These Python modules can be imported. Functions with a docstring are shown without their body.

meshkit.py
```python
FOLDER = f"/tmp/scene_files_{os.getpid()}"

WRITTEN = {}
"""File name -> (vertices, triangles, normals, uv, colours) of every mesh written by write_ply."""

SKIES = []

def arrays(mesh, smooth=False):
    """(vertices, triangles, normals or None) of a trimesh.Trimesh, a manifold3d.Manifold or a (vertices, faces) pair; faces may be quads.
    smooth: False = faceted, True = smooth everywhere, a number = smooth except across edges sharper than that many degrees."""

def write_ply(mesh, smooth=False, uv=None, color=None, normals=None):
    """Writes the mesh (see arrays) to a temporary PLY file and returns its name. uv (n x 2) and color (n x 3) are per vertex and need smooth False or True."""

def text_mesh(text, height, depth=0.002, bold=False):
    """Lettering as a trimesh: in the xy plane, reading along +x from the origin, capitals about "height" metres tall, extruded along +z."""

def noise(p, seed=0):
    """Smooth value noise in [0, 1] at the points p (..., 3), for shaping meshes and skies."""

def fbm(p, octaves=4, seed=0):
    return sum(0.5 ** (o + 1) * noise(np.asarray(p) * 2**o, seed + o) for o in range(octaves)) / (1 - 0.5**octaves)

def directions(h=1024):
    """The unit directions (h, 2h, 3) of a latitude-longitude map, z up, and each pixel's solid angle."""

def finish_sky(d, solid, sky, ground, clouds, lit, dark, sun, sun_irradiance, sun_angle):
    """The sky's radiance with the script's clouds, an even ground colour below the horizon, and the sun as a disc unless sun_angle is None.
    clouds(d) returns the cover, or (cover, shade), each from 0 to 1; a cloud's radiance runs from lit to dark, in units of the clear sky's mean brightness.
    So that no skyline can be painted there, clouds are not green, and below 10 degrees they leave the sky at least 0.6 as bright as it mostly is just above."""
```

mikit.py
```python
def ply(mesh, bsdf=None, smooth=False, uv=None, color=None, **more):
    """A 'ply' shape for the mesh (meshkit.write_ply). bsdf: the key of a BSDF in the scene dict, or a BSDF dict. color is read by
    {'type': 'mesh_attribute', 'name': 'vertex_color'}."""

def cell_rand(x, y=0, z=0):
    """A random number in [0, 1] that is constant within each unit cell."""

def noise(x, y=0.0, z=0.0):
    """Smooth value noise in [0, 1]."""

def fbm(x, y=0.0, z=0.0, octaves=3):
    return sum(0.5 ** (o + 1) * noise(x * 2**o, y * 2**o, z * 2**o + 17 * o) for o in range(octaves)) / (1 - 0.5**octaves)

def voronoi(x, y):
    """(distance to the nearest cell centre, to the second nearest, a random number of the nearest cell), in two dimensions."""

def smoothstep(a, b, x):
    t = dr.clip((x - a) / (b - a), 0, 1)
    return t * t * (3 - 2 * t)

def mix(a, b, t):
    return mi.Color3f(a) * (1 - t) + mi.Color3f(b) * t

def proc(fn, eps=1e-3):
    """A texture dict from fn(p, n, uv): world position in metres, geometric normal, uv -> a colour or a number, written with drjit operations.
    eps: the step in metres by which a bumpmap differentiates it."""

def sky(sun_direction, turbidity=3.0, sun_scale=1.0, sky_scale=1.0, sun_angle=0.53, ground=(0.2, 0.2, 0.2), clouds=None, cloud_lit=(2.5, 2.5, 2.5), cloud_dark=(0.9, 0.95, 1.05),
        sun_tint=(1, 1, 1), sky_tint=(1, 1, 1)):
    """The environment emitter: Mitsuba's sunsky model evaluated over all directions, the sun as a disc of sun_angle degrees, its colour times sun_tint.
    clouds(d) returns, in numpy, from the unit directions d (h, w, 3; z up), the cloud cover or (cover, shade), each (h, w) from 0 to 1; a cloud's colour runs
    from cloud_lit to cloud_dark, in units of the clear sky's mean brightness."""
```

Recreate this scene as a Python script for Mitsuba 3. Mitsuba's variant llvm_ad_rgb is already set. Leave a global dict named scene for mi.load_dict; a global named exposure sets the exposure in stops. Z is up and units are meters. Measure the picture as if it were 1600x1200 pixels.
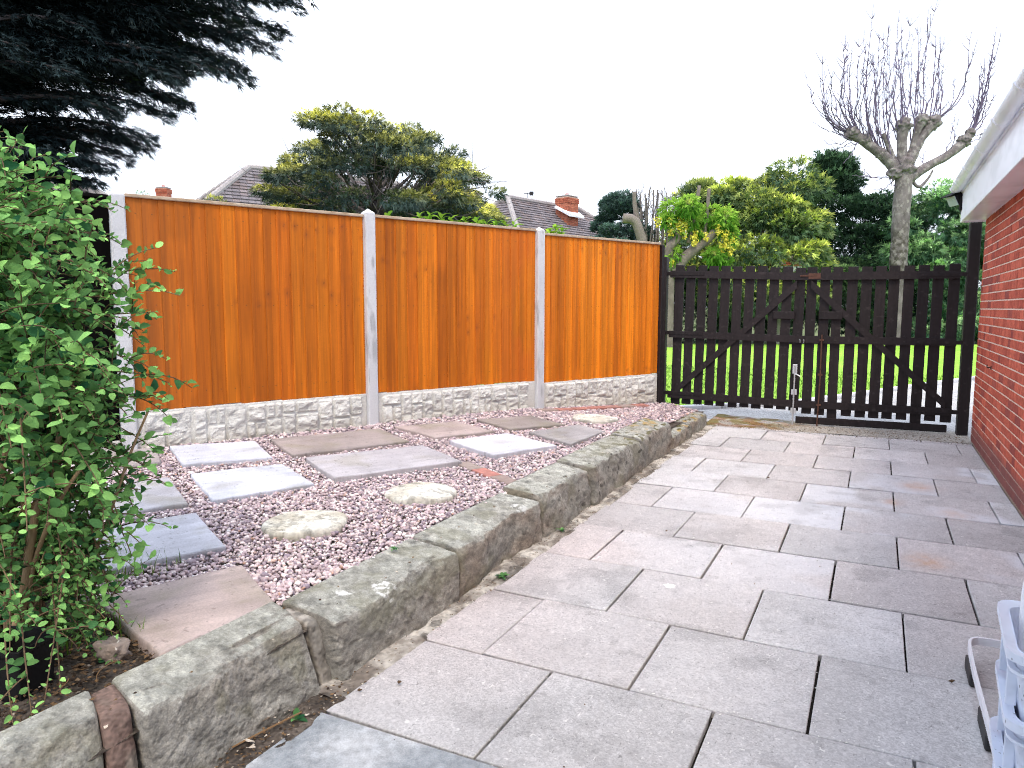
import math, random
import numpy as np, trimesh, drjit as dr, mitsuba as mi, mikit, meshkit
from mikit import proc, noise, fbm, voronoi, cell_rand, smoothstep, mix

T = mi.ScalarTransform4f
scene, labels = {}, {}
exposure = 2.86

# ------------------------------------------------------------------ camera and daylight
cam_fwd = np.array([-0.44620682, 0.888658, -0.10576589])
cam_up = np.array([-0.04949871, 0.09349572, 0.99438847])
eye = np.array([0, 0, 1.37])
scene['camera'] = {'type': 'perspective', 'fov': 70.46, 'fov_axis': 'x', 'near_clip': 0.05, 'far_clip': 3000.0,
                   'to_world': T().look_at(origin=eye.tolist(), target=(eye + cam_fwd).tolist(), up=cam_up.tolist())}
scene['sky'] = mikit.sky((0.25, -0.55, 0.80), turbidity=3, sun_scale=0.22, sun_angle=14, clouds=lambda d: 1.0,
                         cloud_lit=(2.40, 2.6, 2.98), ground=(0.2, 0.2, 0.2))

# ------------------------------------------------------------------ materials (each one scene entry)
def mat(key, fn, rough=0.85, bump=None, scale=0.002, eps=1e-3, spec=0.3):
    b = {'type': 'principled', 'base_color': proc(fn), 'roughness': rough, 'specular': spec}
    if bump is not None:
        b = {'type': 'bumpmap', 'relief': proc(bump, eps), 'scale': scale, 'bsdf': b}
    scene['mat_' + key] = {'type': 'twosided', 'bsdf': b}
    return key

def flat(key, col, rough=0.6, metallic=0.0, spec=0.5):
    scene['mat_' + key] = {'type': 'twosided', 'bsdf': {'type': 'principled', 'base_color': {'type': 'rgb', 'value': list(col)}, 'roughness': rough, 'metallic': metallic, 'specular': spec}}
    return key

def clip01(x): return dr.clip(x, 0, 1)

# pavers: pinkish grey pressed concrete; uv holds two random numbers per slab (tone, warmth)
def slab_col(p, n, uv):
    big = fbm(p.x * 2.1 + uv.x * 40, p.y * 2.1 + uv.y * 33, 0, 3)
    fine = noise(p.x * 260, p.y * 260, p.z * 260)
    mid = fbm(p.x * 14 + uv.y * 9, p.y * 14, 1.5, 3)
    warm = clip01(uv.y * 0.7 + 0.75 * smoothstep(0.45, 0.65, fbm(p.x * 0.5 + 7, p.y * 0.42 + 3, 0, 2)) * smoothstep(6.0, 2.0, p.y) - 0.05)
    c = mix((0.365, 0.360, 0.370), (0.420, 0.355, 0.345), warm)
    c = c * (0.86 + 0.30 * uv.x) * (0.86 + 0.32 * big) * (0.82 + 0.36 * fine) * (0.86 + 0.28 * noise(p.x * 140, p.y * 140, 11)) * (0.88 + 0.26 * mid)
    # damp/dry blotches, rust and grease marks
    dry = smoothstep(0.44, 0.60, fbm(p.x * 1.9 + uv.x * 91, p.y * 1.9 + uv.y * 57, 2, 3)) * smoothstep(0.25, 0.6, uv.x) * clip01(dr.exp(-(dr.square(p.x - 0.05) + dr.square((p.y - 5.1) * 0.75)) / 1.3) + smoothstep(0.62, 0.74, p.x) * smoothstep(4.2, 4.6, p.y) * smoothstep(7.6, 7.0, p.y))
    c = mix(c, (0.53, 0.55, 0.60), dry * 0.70)
    dirt = smoothstep(0.60, 0.78, fbm(p.x * 5 + 11, p.y * 5, 4, 4))
    c = c * (1 - 0.17 * dirt)
    spot = smoothstep(0.84, 0.90, noise(p.x * 21 + 3, p.y * 21 + 8, 3)) 
    c = c * (1 - 0.12 * spot)
    fleck = smoothstep(0.90, 0.96, noise(p.x * 85, p.y * 85, 7))
    c = mix(c, (0.70, 0.69, 0.67), fleck * 0.45)
    pit = smoothstep(0.90, 0.95, noise(p.x * 120 + 5, p.y * 120, 9))
    c = c * (1 - 0.35 * pit)
    streak = smoothstep(0.62, 0.74, fbm(p.x * 26 + p.y * 9, p.y * 3.2 - p.x * 1.6 + uv.x * 70, 6, 3))
    c = c * (1 - 0.2 * streak * smoothstep(0.5, 0.8, uv.y))
    def rust(x, y, r): return dr.exp(-(dr.square(p.x - x) + dr.square((p.y - y) * 0.8)) / (r * r))
    r = rust(0.30, 4.42, 0.10) + rust(0.16, 5.70, 0.06) + rust(0.34, 6.3, 0.11) + 0.6 * rust(0.52, 5.55, 0.1)
    c = mix(c, (0.42, 0.20, 0.07), clip01(r * (0.4 + noise(p.x * 30, p.y * 30, 1))) * 0.45)
    splat = smoothstep(0.032, 0.022, dr.sqrt(dr.square(p.x + 0.855) + dr.square(p.y - 3.44)) + 0.02 * (noise(p.x * 90, p.y * 90, 2) - 0.5))
    return mix(c, (0.72, 0.71, 0.69), splat * 0.85)
mat('paver', slab_col, 0.9, lambda p, n, uv: fbm(p.x * 90, p.y * 90, p.z * 90, 3) + 0.8 * noise(p.x * 17, p.y * 17, p.z * 17), 0.0022)

def conc_col(p, n, uv):
    a = fbm(p.x * 3, p.y * 3, 0, 4); b = fbm(p.x * 40, p.y * 40, 3, 3)
    c = mix((0.24, 0.26, 0.285), (0.43, 0.44, 0.46), smoothstep(0.3, 0.7, a)) * (0.7 + 0.6 * b)
    return c * (0.85 + 0.3 * noise(p.x * 300, p.y * 300, 1))
mat('concrete_apron', conc_col, 0.9, lambda p, n, uv: fbm(p.x * 110, p.y * 110, p.z * 110, 3), 0.003)

# riven stepping slabs (uv: tone, hue)
def riven_col(p, n, uv):
    a = fbm(p.x * 5 + uv.x * 31, p.y * 5 + uv.y * 17, 0, 4)
    lines = fbm((p.x * 0.43 + p.y * 0.9) * 3 + uv.x * 9, (p.x * 0.9 - p.y * 0.43) * 28, 2, 3)
    grey = mix((0.20, 0.185, 0.175), (0.50, 0.52, 0.60), uv.x)
    pink = mix((0.24, 0.175, 0.155), (0.50, 0.40, 0.375), uv.x)
    c = mix(grey, pink, uv.y) * (0.72 + 0.55 * a) * (0.85 + 0.3 * lines)
    stain = smoothstep(0.50, 0.78, fbm(p.x * 5 + 4, p.y * 5, 5, 4))
    c = mix(c, (0.20, 0.185, 0.12), stain * 0.35)
    c = c * (0.9 + 0.2 * noise(p.x * 200, p.y * 200, 0))
    dark = smoothstep(0.86, 0.92, noise(p.x * 48 + uv.x * 50, p.y * 48, 3))
    return c * (1 - 0.25 * dark)
mat('riven_slab', riven_col, 0.85, lambda p, n, uv: fbm((p.x * 0.43 + p.y * 0.9) * 8, (p.x * 0.9 - p.y * 0.43) * 30, p.z * 20, 4), 0.006)

def round_col(p, n, uv):
    a = fbm(p.x * 9, p.y * 9, p.z * 9, 4)
    c = mix((0.39, 0.365, 0.305), (0.57, 0.56, 0.505), smoothstep(0.32, 0.62, a)) * (0.85 + 0.3 * noise(p.x * 120, p.y * 120, 2))
    return c * (1 - 0.28 * smoothstep(0.56, 0.70, fbm(p.x * 45, p.y * 45, 3, 4))) * (1 - 0.35 * smoothstep(0.6, 0.7, fbm(p.x * 14 + p.y * 4, p.y * 20, 9, 3)))
mat('round_stone', round_col, 0.9, lambda p, n, uv: fbm(p.x * 25, p.y * 25, p.z * 25, 4), 0.012)

# old sandstone of the dwarf wall
def rock_col(p, n, uv):
    a = fbm(p.x * 5 + uv.x * 20, p.y * 5, p.z * 5, 4); b = fbm(p.x * 28, p.y * 28, p.z * 28, 4)
    top = smoothstep(0.55, 0.9, n.z)
    c = mix((0.178, 0.174, 0.160), (0.275, 0.268, 0.246), a)
    c = mix(c, (0.215, 0.165, 0.128), smoothstep(0.42, 0.68, fbm(p.x * 2.5, p.y * 2.5 + 9, p.z * 4, 3)) * uv.y * (0.6 - 0.5 * top))
    lich = smoothstep(0.36, 0.6, fbm(p.x * 7 + 3, p.y * 7, p.z * 3, 4))
    c = mix(c, (0.325, 0.328, 0.298), top * (0.40 + 0.5 * lich))
    c = c * (0.32 + 1.30 * b) * (0.76 + 0.48 * noise(p.x * 95, p.y * 95, p.z * 95)) * (0.72 + 0.56 * noise(p.x * 270, p.y * 270, p.z * 270))
    green = smoothstep(0.52, 0.66, fbm(p.x * 6 + 30, p.y * 6, p.z * 6, 4))
    c = mix(c, (0.15, 0.145, 0.085), green * 0.32)
    def dab(x, y, r): return smoothstep(r, r * 0.6, dr.sqrt(dr.square(p.x - x) + dr.square(p.y - y)) + 0.05 * (fbm(p.x * 60, p.y * 60, 1, 3) - 0.5))
    w = dr.maximum(dab(-1.84, 2.18, 0.03), dr.maximum(dab(-1.75, 2.33, 0.06), dab(-1.77, 3.62, 0.05) * 0.7)) * smoothstep(0.2, 0.6, n.z) * smoothstep(0.45, 0.6, fbm(p.x * 50, p.y * 50, p.z * 50, 3) + 0.08)
    c = mix(c, (0.66, 0.67, 0.66), w * 0.8)
    moss = smoothstep(0.70, 0.76, noise(p.x * 24, p.y * 17, 3)) * top * smoothstep(4.3, 6.2, p.y)
    c = mix(c, (0.085, 0.075, 0.02), moss * 0.85)
    ochre = smoothstep(0.6, 0.7, fbm(p.x * 15, p.y * 15, 8, 2)) * top * smoothstep(5.9, 6.5, p.y)
    c = mix(c, (0.36, 0.22, 0.04), ochre * 0.7)
    pit = smoothstep(0.80, 0.86, noise(p.x * 46, p.y * 34, p.z * 26)) * (0.12 + 0.88 * smoothstep(3.0, 4.8, p.y))
    return c * (1 - 0.6 * pit)
mat('sandstone', rock_col, 0.95, lambda p, n, uv: fbm(p.x * 42, p.y * 42, p.z * 42, 4) + 0.5 * dr.abs(fbm(p.x * 9, p.y * 7, p.z * 16, 3) - 0.5), 0.022)

def mortar_col(p, n, uv):
    a = fbm(p.x * 12, p.y * 12, p.z * 12, 4)
    c = mix((0.17, 0.145, 0.125), (0.46, 0.43, 0.39), smoothstep(0.3, 0.7, a)) * (0.7 + 0.6 * noise(p.x * 90, p.y * 90, p.z * 90))
    return c * (1 - 0.5 * smoothstep(0.6, 0.7, fbm(p.x * 16, p.y * 7, 4, 3)))
mat('mortar', mortar_col, 0.95, lambda p, n, uv: fbm(p.x * 60, p.y * 60, p.z * 60, 4), 0.012)

def soil_col(p, n, uv):
    a = fbm(p.x * 18, p.y * 18, 0, 4)
    c = mix((0.022, 0.018, 0.016), (0.125, 0.102, 0.085), a) * (0.35 + 1.3 * noise(p.x * 130, p.y * 130, p.z * 100))
    return mix(c, (0.30, 0.26, 0.22), smoothstep(0.86, 0.93, noise(p.x * 75, p.y * 75, 3)) * 0.5)
mat('soil', soil_col, 0.95, lambda p, n, uv: fbm(p.x * 45, p.y * 45, p.z * 45, 4), 0.03)
def bed_col(p, n, uv): return mix((0.006, 0.005, 0.005), (0.025, 0.020, 0.018), fbm(p.x * 60, p.y * 60, 0, 3))
mat('bedding', bed_col, 0.95)

def pebble_col(p, n, uv):
    h = uv.y
    c = mix((0.245, 0.20, 0.245), (0.49, 0.385, 0.41), smoothstep(0.0, 0.42, h))
    c = mix(c, (0.70, 0.61, 0.61), smoothstep(0.50, 0.80, h))
    c = mix(c, (0.45, 0.28, 0.22), smoothstep(0.915, 0.93, h) * smoothstep(0.97, 0.93, h))
    c = mix(c, (0.78, 0.76, 0.77), smoothstep(0.955, 0.97, h))
    return c * (0.76 + 0.54 * uv.x) * (0.85 + 0.3 * noise(p.x * 220, p.y * 220, p.z * 220))
mat('pebble', pebble_col, 0.6)

# fence boards: orange stained softwood.  s runs along the fence
def wood_col(p, n, uv):
    s = p.x * 0.4216 + p.y * 0.9068
    g = fbm(s * 62 + uv.x * 50, p.z * 1.7 + uv.y * 20, 0, 3)
    g2 = noise(s * 260 + uv.x * 30, p.z * 5, 2)
    tone = uv.x
    bt = ((s - 1.036) - 1.93 * dr.floor((s - 1.036) / 1.93) - 0.052) / 0.10741
    bt = bt - dr.floor(bt)
    c = mix((0.43, 0.096, 0.0035), (0.70, 0.205, 0.0075), tone * 0.60 + 0.40 * g)
    c = c * (0.86 + 0.24 * bt * (0.4 + 0.6 * uv.y))
    c = c * (0.80 + 0.36 * g) * (0.88 + 0.24 * g2)
    patch = fbm(s * 1.1 + 2, p.z * 0.9, 3, 3)
    c = c * (0.74 + 0.50 * patch) * (0.90 + 0.20 * smoothstep(0.45, 0.55, noise(s * 21 + uv.y * 5, p.z * 0.8, 7)))
    band = noise(s * 1.2 + 9, p.z * 3.4, 5) * 0.75 + 0.25 * noise(s * 9, p.z * 11, 2)
    d1, d2, wh = voronoi(s * 10.5 + uv.x * 3, p.z * 7.5 + uv.y * 2.5)
    d1 = d1 + 0.08 * (noise(s * 90, p.z * 60, 3) - 0.5)
    some = smoothstep(0.50, 0.56, wh)
    knot = some * smoothstep(0.05 + 0.07 * wh, 0.04, d1) * smoothstep(0.66, 0.74, band)
    halo = some * smoothstep(0.46, 0.12, d1) * smoothstep(0.62, 0.74, band)
    c = mix(c, (0.24, 0.055, 0.012), halo * 0.30)
    c = mix(c, (0.085, 0.022, 0.006), knot * 0.42)
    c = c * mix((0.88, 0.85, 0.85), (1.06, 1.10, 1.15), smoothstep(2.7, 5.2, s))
    c = c * (0.90 + 0.22 * cell_rand(uv.x * 997, 3))
    # old water marks: brown at the near end, red on the far half of the middle panel
    near = smoothstep(1.75, 1.1, s) * (0.35 + 0.65 * fbm(s * 7, p.z * 1.0, 8, 3))
    c = mix(c, (0.20, 0.075, 0.022), near * 0.62)
    red = smoothstep(3.8, 4.7, s) * smoothstep(5.15, 4.98, s)
    c = mix(c, (0.50, 0.095, 0.014), red * 0.38 * smoothstep(0.3, 0.7, fbm(s * 4, p.z * 2.5, 1, 3)))
    crack = smoothstep(0.012, 0.004, dr.abs(s - 3.03 - 0.03 * dr.sin(p.z * 3.1))) * smoothstep(1.05, 1.15, p.z) * smoothstep(1.95, 1.9, p.z)
    q = (s - 0.052) / 0.1074; fq = dr.abs(q - dr.floor(q) - 0.25) * 0.1074
    def row(z): return dr.abs(p.z - z)
    nz = dr.minimum(row(0.735), dr.minimum(row(1.377), row(2.02)))
    nail = smoothstep(0.0055, 0.003, dr.sqrt(fq * fq + nz * nz))
    c = mix(c, (0.10, 0.05, 0.03), nail * 0.7)
    return c * (1 - 0.6 * crack)
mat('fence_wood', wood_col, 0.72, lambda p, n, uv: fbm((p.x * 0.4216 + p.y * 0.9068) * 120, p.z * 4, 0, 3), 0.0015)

def post_col(p, n, uv):
    a = fbm(p.x * 6, p.y * 6, p.z * 2.5, 4)
    c = mix((0.46, 0.47, 0.50), (0.60, 0.61, 0.64), a) * (0.9 + 0.2 * noise(p.x * 240, p.y * 240, p.z * 240))
    return c * (1 - 0.35 * smoothstep(0.57, 0.75, fbm(p.x * 20, p.y * 20, p.z * 4, 3)))
mat('cast_concrete', post_col, 0.9, lambda p, n, uv: fbm(p.x * 130, p.y * 130, p.z * 130, 2), 0.0015)

def gboard_col(p, n, uv):
    a = fbm(p.x * 9, p.y * 9, p.z * 9, 4)
    c = mix((0.47, 0.47, 0.455), (0.67, 0.67, 0.65), a) * (0.85 + 0.3 * noise(p.x * 150, p.y * 150, p.z * 150)) * (0.92 + 0.16 * uv.x)
    low = smoothstep(0.46, 0.30, p.z + 0.10 * (fbm(p.x * 7, p.y * 7, 2, 3) - 0.5))
    return mix(c, (0.42, 0.37, 0.29), low * 0.4)
mat('rock_face_concrete', gboard_col, 0.9, lambda p, n, uv: fbm(p.x * 70, p.y * 70, p.z * 70, 4), 0.008)

def dark_wood(p, n, uv):
    a = fbm(p.x * 40 + uv.x * 20, p.y * 40, p.z * 3, 3)
    c = mix((0.006, 0.0042, 0.0050), (0.023, 0.0165, 0.019), a * 0.7 + 0.3 * uv.x)
    worn = smoothstep(0.62, 0.80, fbm(p.x * 22, p.y * 22, p.z * 22, 4))
    return mix(c, (0.075, 0.062, 0.064), worn * 0.25)
mat('dark_timber', dark_wood, 0.62, lambda p, n, uv: fbm(p.x * 90, p.y * 90, p.z * 6, 3), 0.002)
def shaded_fence_col(p, n, uv): return mix((0.002, 0.002, 0.002), (0.007, 0.006, 0.006), fbm(p.x * 30, p.y * 30, p.z * 2, 3)) * (0.6 + 0.8 * uv.x)  # dark fence boards with the conifer shade painted into their near-black colour
mat('shaded_dark_boards', shaded_fence_col, 0.95, spec=0.05)

def brick_col(p, n, uv):
    a = fbm(p.y * 22 + uv.x * 60, p.z * 40, p.x * 22, 3)
    drag = noise(p.y * 130 + uv.y * 40, p.z * 12, 1)
    c = mix((0.295, 0.060, 0.038), (0.420, 0.098, 0.060), uv.x) 
    c = mix(c, (0.13, 0.035, 0.035), smoothstep(0.84, 0.94, uv.y) * 0.6)
    c = c * (0.7 + 0.6 * a) * (0.82 + 0.36 * drag)
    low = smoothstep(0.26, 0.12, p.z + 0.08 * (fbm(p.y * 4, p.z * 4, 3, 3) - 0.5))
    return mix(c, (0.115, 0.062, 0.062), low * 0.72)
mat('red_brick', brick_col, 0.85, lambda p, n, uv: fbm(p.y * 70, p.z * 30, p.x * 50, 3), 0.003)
def joint_col(p, n, uv):
    c = mix((0.44, 0.335, 0.27), (0.62, 0.495, 0.41), fbm(p.y * 30, p.z * 30, p.x * 30, 3))
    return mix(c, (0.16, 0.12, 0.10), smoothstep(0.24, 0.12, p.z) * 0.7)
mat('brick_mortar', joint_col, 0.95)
def pvc_col(p, n, uv):
    d = smoothstep(0.45, 0.75, fbm(p.x * 5, p.y * 3, p.z * 5, 4))
    return mix((0.76, 0.79, 0.86), (0.66, 0.69, 0.75), d)
mat('white_pvc', pvc_col, 0.35, spec=0.5)
flat('dark_gap', (0.02, 0.02, 0.022), 0.8)

def tile_col(p, n, uv):
    a = fbm(p.x * 1.3, p.y * 1.3, p.z * 1.3, 3)
    c = mix((0.125, 0.112, 0.125), (0.190, 0.172, 0.188), uv.x)
    c = mix(c, (0.18, 0.125, 0.11), smoothstep(0.6, 0.85, uv.y) * 0.4)
    return c * (0.65 + 0.7 * a)
mat('roof_tile', tile_col, 0.85)
def chim_col(p, n, uv): return mix((0.33, 0.085, 0.05), (0.43, 0.15, 0.09), uv.x) * (0.7 + 0.6 * fbm(p.x * 6, p.y * 6, p.z * 8, 3))
mat('chimney_brick', chim_col, 0.9)
def red_tile_col(p, n, uv): return mix((0.36, 0.10, 0.045), (0.50, 0.17, 0.08), uv.x)
mat('red_roof', red_tile_col, 0.9)
def render_col(p, n, uv): return mix((0.5, 0.47, 0.42), (0.62, 0.6, 0.55), fbm(p.x, p.y, p.z, 3))
mat('wall_render', render_col, 0.9)

def drive_col(p, n, uv):
    a = fbm(p.x * 1.5, p.y * 1.5, 0, 4); b = noise(p.x * 60, p.y * 60, 0)
    return mix((0.24, 0.24, 0.245), (0.42, 0.42, 0.435), a) * (0.65 + 0.7 * b)
mat('drive_gravel', drive_col, 0.9)
def moss_col(p, n, uv):
    a = fbm(p.x * 7, p.y * 7, 0, 4); b = fbm(p.x * 50, p.y * 50, 2, 3)
    c = mix((0.20, 0.18, 0.16), (0.42, 0.40, 0.37), b)
    m = smoothstep(0.42, 0.58, a) * smoothstep(-0.5, -1.3, p.x)
    m2 = smoothstep(0.5, 0.64, fbm(p.x * 9 + 8, p.y * 9, 4, 3)) * smoothstep(-0.3, -1.3, p.x)
    c = mix(c, (0.16, 0.125, 0.022), m * 0.8)
    return mix(c, (0.20, 0.08, 0.03), m2 * 0.55) * (0.7 + 0.6 * noise(p.x * 110, p.y * 110, 1))
mat('mossy_ground', moss_col, 0.95, lambda p, n, uv: fbm(p.x * 50, p.y * 50, 0, 4), 0.02)
def lawn_col(p, n, uv):
    a = fbm(p.x * 0.9, p.y * 0.9, 0, 4); b = noise(p.x * 40, p.y * 40, 2)
    return mix((0.135, 0.30, 0.028), (0.25, 0.43, 0.055), a) * (0.7 + 0.6 * b)
mat('lawn_grass', lawn_col, 0.9)
def ground_col(p, n, uv): return mix((0.05, 0.07, 0.03), (0.11, 0.13, 0.06), fbm(p.x * 0.4, p.y * 0.4, 0, 3))  # green darkened to carry the shade at the hedge foot
mat('far_ground', ground_col, 0.95)

# foliage: uv.x tone per spray, uv.y tint (0 old, painted inner shade; 1 young tip, painted top light)
def leafy(key, old, young, rough=0.7):
    def fn(p, n, uv): return mix(old, young, uv.y) * (0.55 + 0.9 * uv.x)
    return mat(key, fn, rough, spec=0.25)
leafy('fol_dark', (0.005, 0.009, 0.012), (0.026, 0.050, 0.056))
leafy('fol_golden', (0.036, 0.072, 0.070), (0.95, 0.93, 0.20))
leafy('fol_yellow_green', (0.045, 0.105, 0.060), (0.82, 0.92, 0.17))
leafy('fol_deep_green', (0.014, 0.040, 0.024), (0.12, 0.25, 0.11))
leafy('fol_leylandii', (0.030, 0.100, 0.055), (0.56, 0.88, 0.38))
leafy('fol_blue', (0.024, 0.050, 0.050), (0.14, 0.25, 0.20))
leafy('fol_hedge', (0.014, 0.038, 0.022), (0.22, 0.40, 0.14))

def thin_leaf(key, old, young, trans=0.55, rough=0.42, eta=1.4):
    def fn(p, n, uv): return mix(old, young, uv.y) * (0.6 + 0.8 * uv.x)
    scene['mat_' + key] = {'type': 'principledthin', 'base_color': proc(fn), 'roughness': rough, 'diff_trans': trans, 'eta': eta}
    return key
thin_leaf('leaf_shrub', (0.012, 0.068, 0.034), (0.32, 0.62, 0.18), 0.35, 0.20, 1.6)
thin_leaf('leaf_laburnum', (0.10, 0.27, 0.035), (0.46, 0.70, 0.11), 0.8)
thin_leaf('petal_yellow', (0.68, 0.60, 0.06), (0.90, 0.84, 0.20), 0.6)
thin_leaf('leaf_laurel', (0.12, 0.30, 0.03), (0.36, 0.58, 0.07), 0.7)
thin_leaf('leaf_grass', (0.06, 0.15, 0.02), (0.22, 0.36, 0.06), 0.5)

def bark_col(p, n, uv):
    a = fbm(p.x * 6, p.y * 6, p.z * 3, 4)
    c = mix((0.070, 0.060, 0.064), (0.25, 0.225, 0.228), a)
    flake = smoothstep(0.48, 0.74, fbm(p.x * 9 + 4, p.y * 9, p.z * 7, 4)) * smoothstep(3.0, 4.6, p.z + 1.0)
    c = mix(c, (0.44, 0.42, 0.40), flake * 0.5)
    m = smoothstep(0.38, 0.66, fbm(p.x * 10, p.y * 10 + 5, p.z * 8, 5)) * smoothstep(4.8, 3.6, p.z) * smoothstep(1.6, 2.6, p.z)
    return mix(c, (0.045, 0.042, 0.03), m * 0.8)
mat('pollard_bark', bark_col, 0.9, lambda p, n, uv: fbm(p.x * 12, p.y * 12, p.z * 7, 4), 0.03)
def twig_col(p, n, uv): return mix((0.12, 0.095, 0.165), (0.19, 0.155, 0.235), noise(p.x * 9, p.y * 9, p.z * 9))
mat('pollard_shoot', twig_col, 0.8)
def limb_col(p, n, uv): return mix((0.085, 0.070, 0.062), (0.27, 0.235, 0.215), fbm(p.x * 5, p.y * 5, p.z * 4, 4))
mat('smooth_bark', limb_col, 0.85)
def dkbark_col(p, n, uv): return mix((0.022, 0.019, 0.02), (0.13, 0.11, 0.115), fbm(p.x * 14, p.y * 14, p.z * 8, 3))
mat('dark_bark', dkbark_col, 0.9)
def grey_twig(p, n, uv): return mix((0.11, 0.095, 0.10), (0.26, 0.235, 0.24), fbm(p.x * 9, p.y * 9, p.z * 9, 3))
mat('bare_twig', grey_twig, 0.9)
def stem_col(p, n, uv): return mix((0.05, 0.030, 0.020), (0.28, 0.19, 0.11), uv.x * 0.75 + 0.25 * noise(p.x * 60, p.y * 60, p.z * 25))
mat('shrub_stem', stem_col, 0.8)
flat('galvanised', (0.62, 0.63, 0.65), 0.42, 0.8)
def rust_col(p, n, uv): return mix((0.045, 0.022, 0.017), (0.125, 0.062, 0.045), fbm(p.x * 60, p.y * 60, p.z * 30, 3))
mat('rusty_iron', rust_col, 0.85)
def crate_col(p, n, uv):
    d = smoothstep(0.52, 0.72, fbm(p.x * 14, p.y * 14, p.z * 14, 4))
    c = mix((0.52, 0.57, 0.68), (0.40, 0.44, 0.53), d * 0.6)
    return c * (1 - 0.6 * smoothstep(0.86, 0.92, noise(p.x * 110, p.y * 110, p.z * 60)))
mat('crate_plastic', crate_col, 0.38, spec=0.5)
flat('pale_plastic', (0.66, 0.67, 0.72), 0.4)
flat('aluminium', (0.62, 0.63, 0.68), 0.45, 0.15)
flat('black_rubber', (0.015, 0.015, 0.017), 0.6)
flat('black_plastic', (0.006, 0.006, 0.007), 0.75, 0.0, 0.25)
flat('lamp_glass', (0.35, 0.40, 0.45), 0.08, 0.0, 0.9)
flat('white_crumb', (0.62, 0.61, 0.58), 0.9)
def old_brick_col(p, n, uv):
    c = mix((0.29, 0.245, 0.225), (0.38, 0.165, 0.140), uv.y)
    return c * (0.7 + 0.4 * uv.x) * (0.75 + 0.5 * fbm(p.x * 40, p.y * 40, p.z * 40, 3))
mat('paving_brick', old_brick_col, 0.85, lambda p, n, uv: fbm(p.x * 80, p.y * 80, p.z * 80, 3), 0.004)
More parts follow.
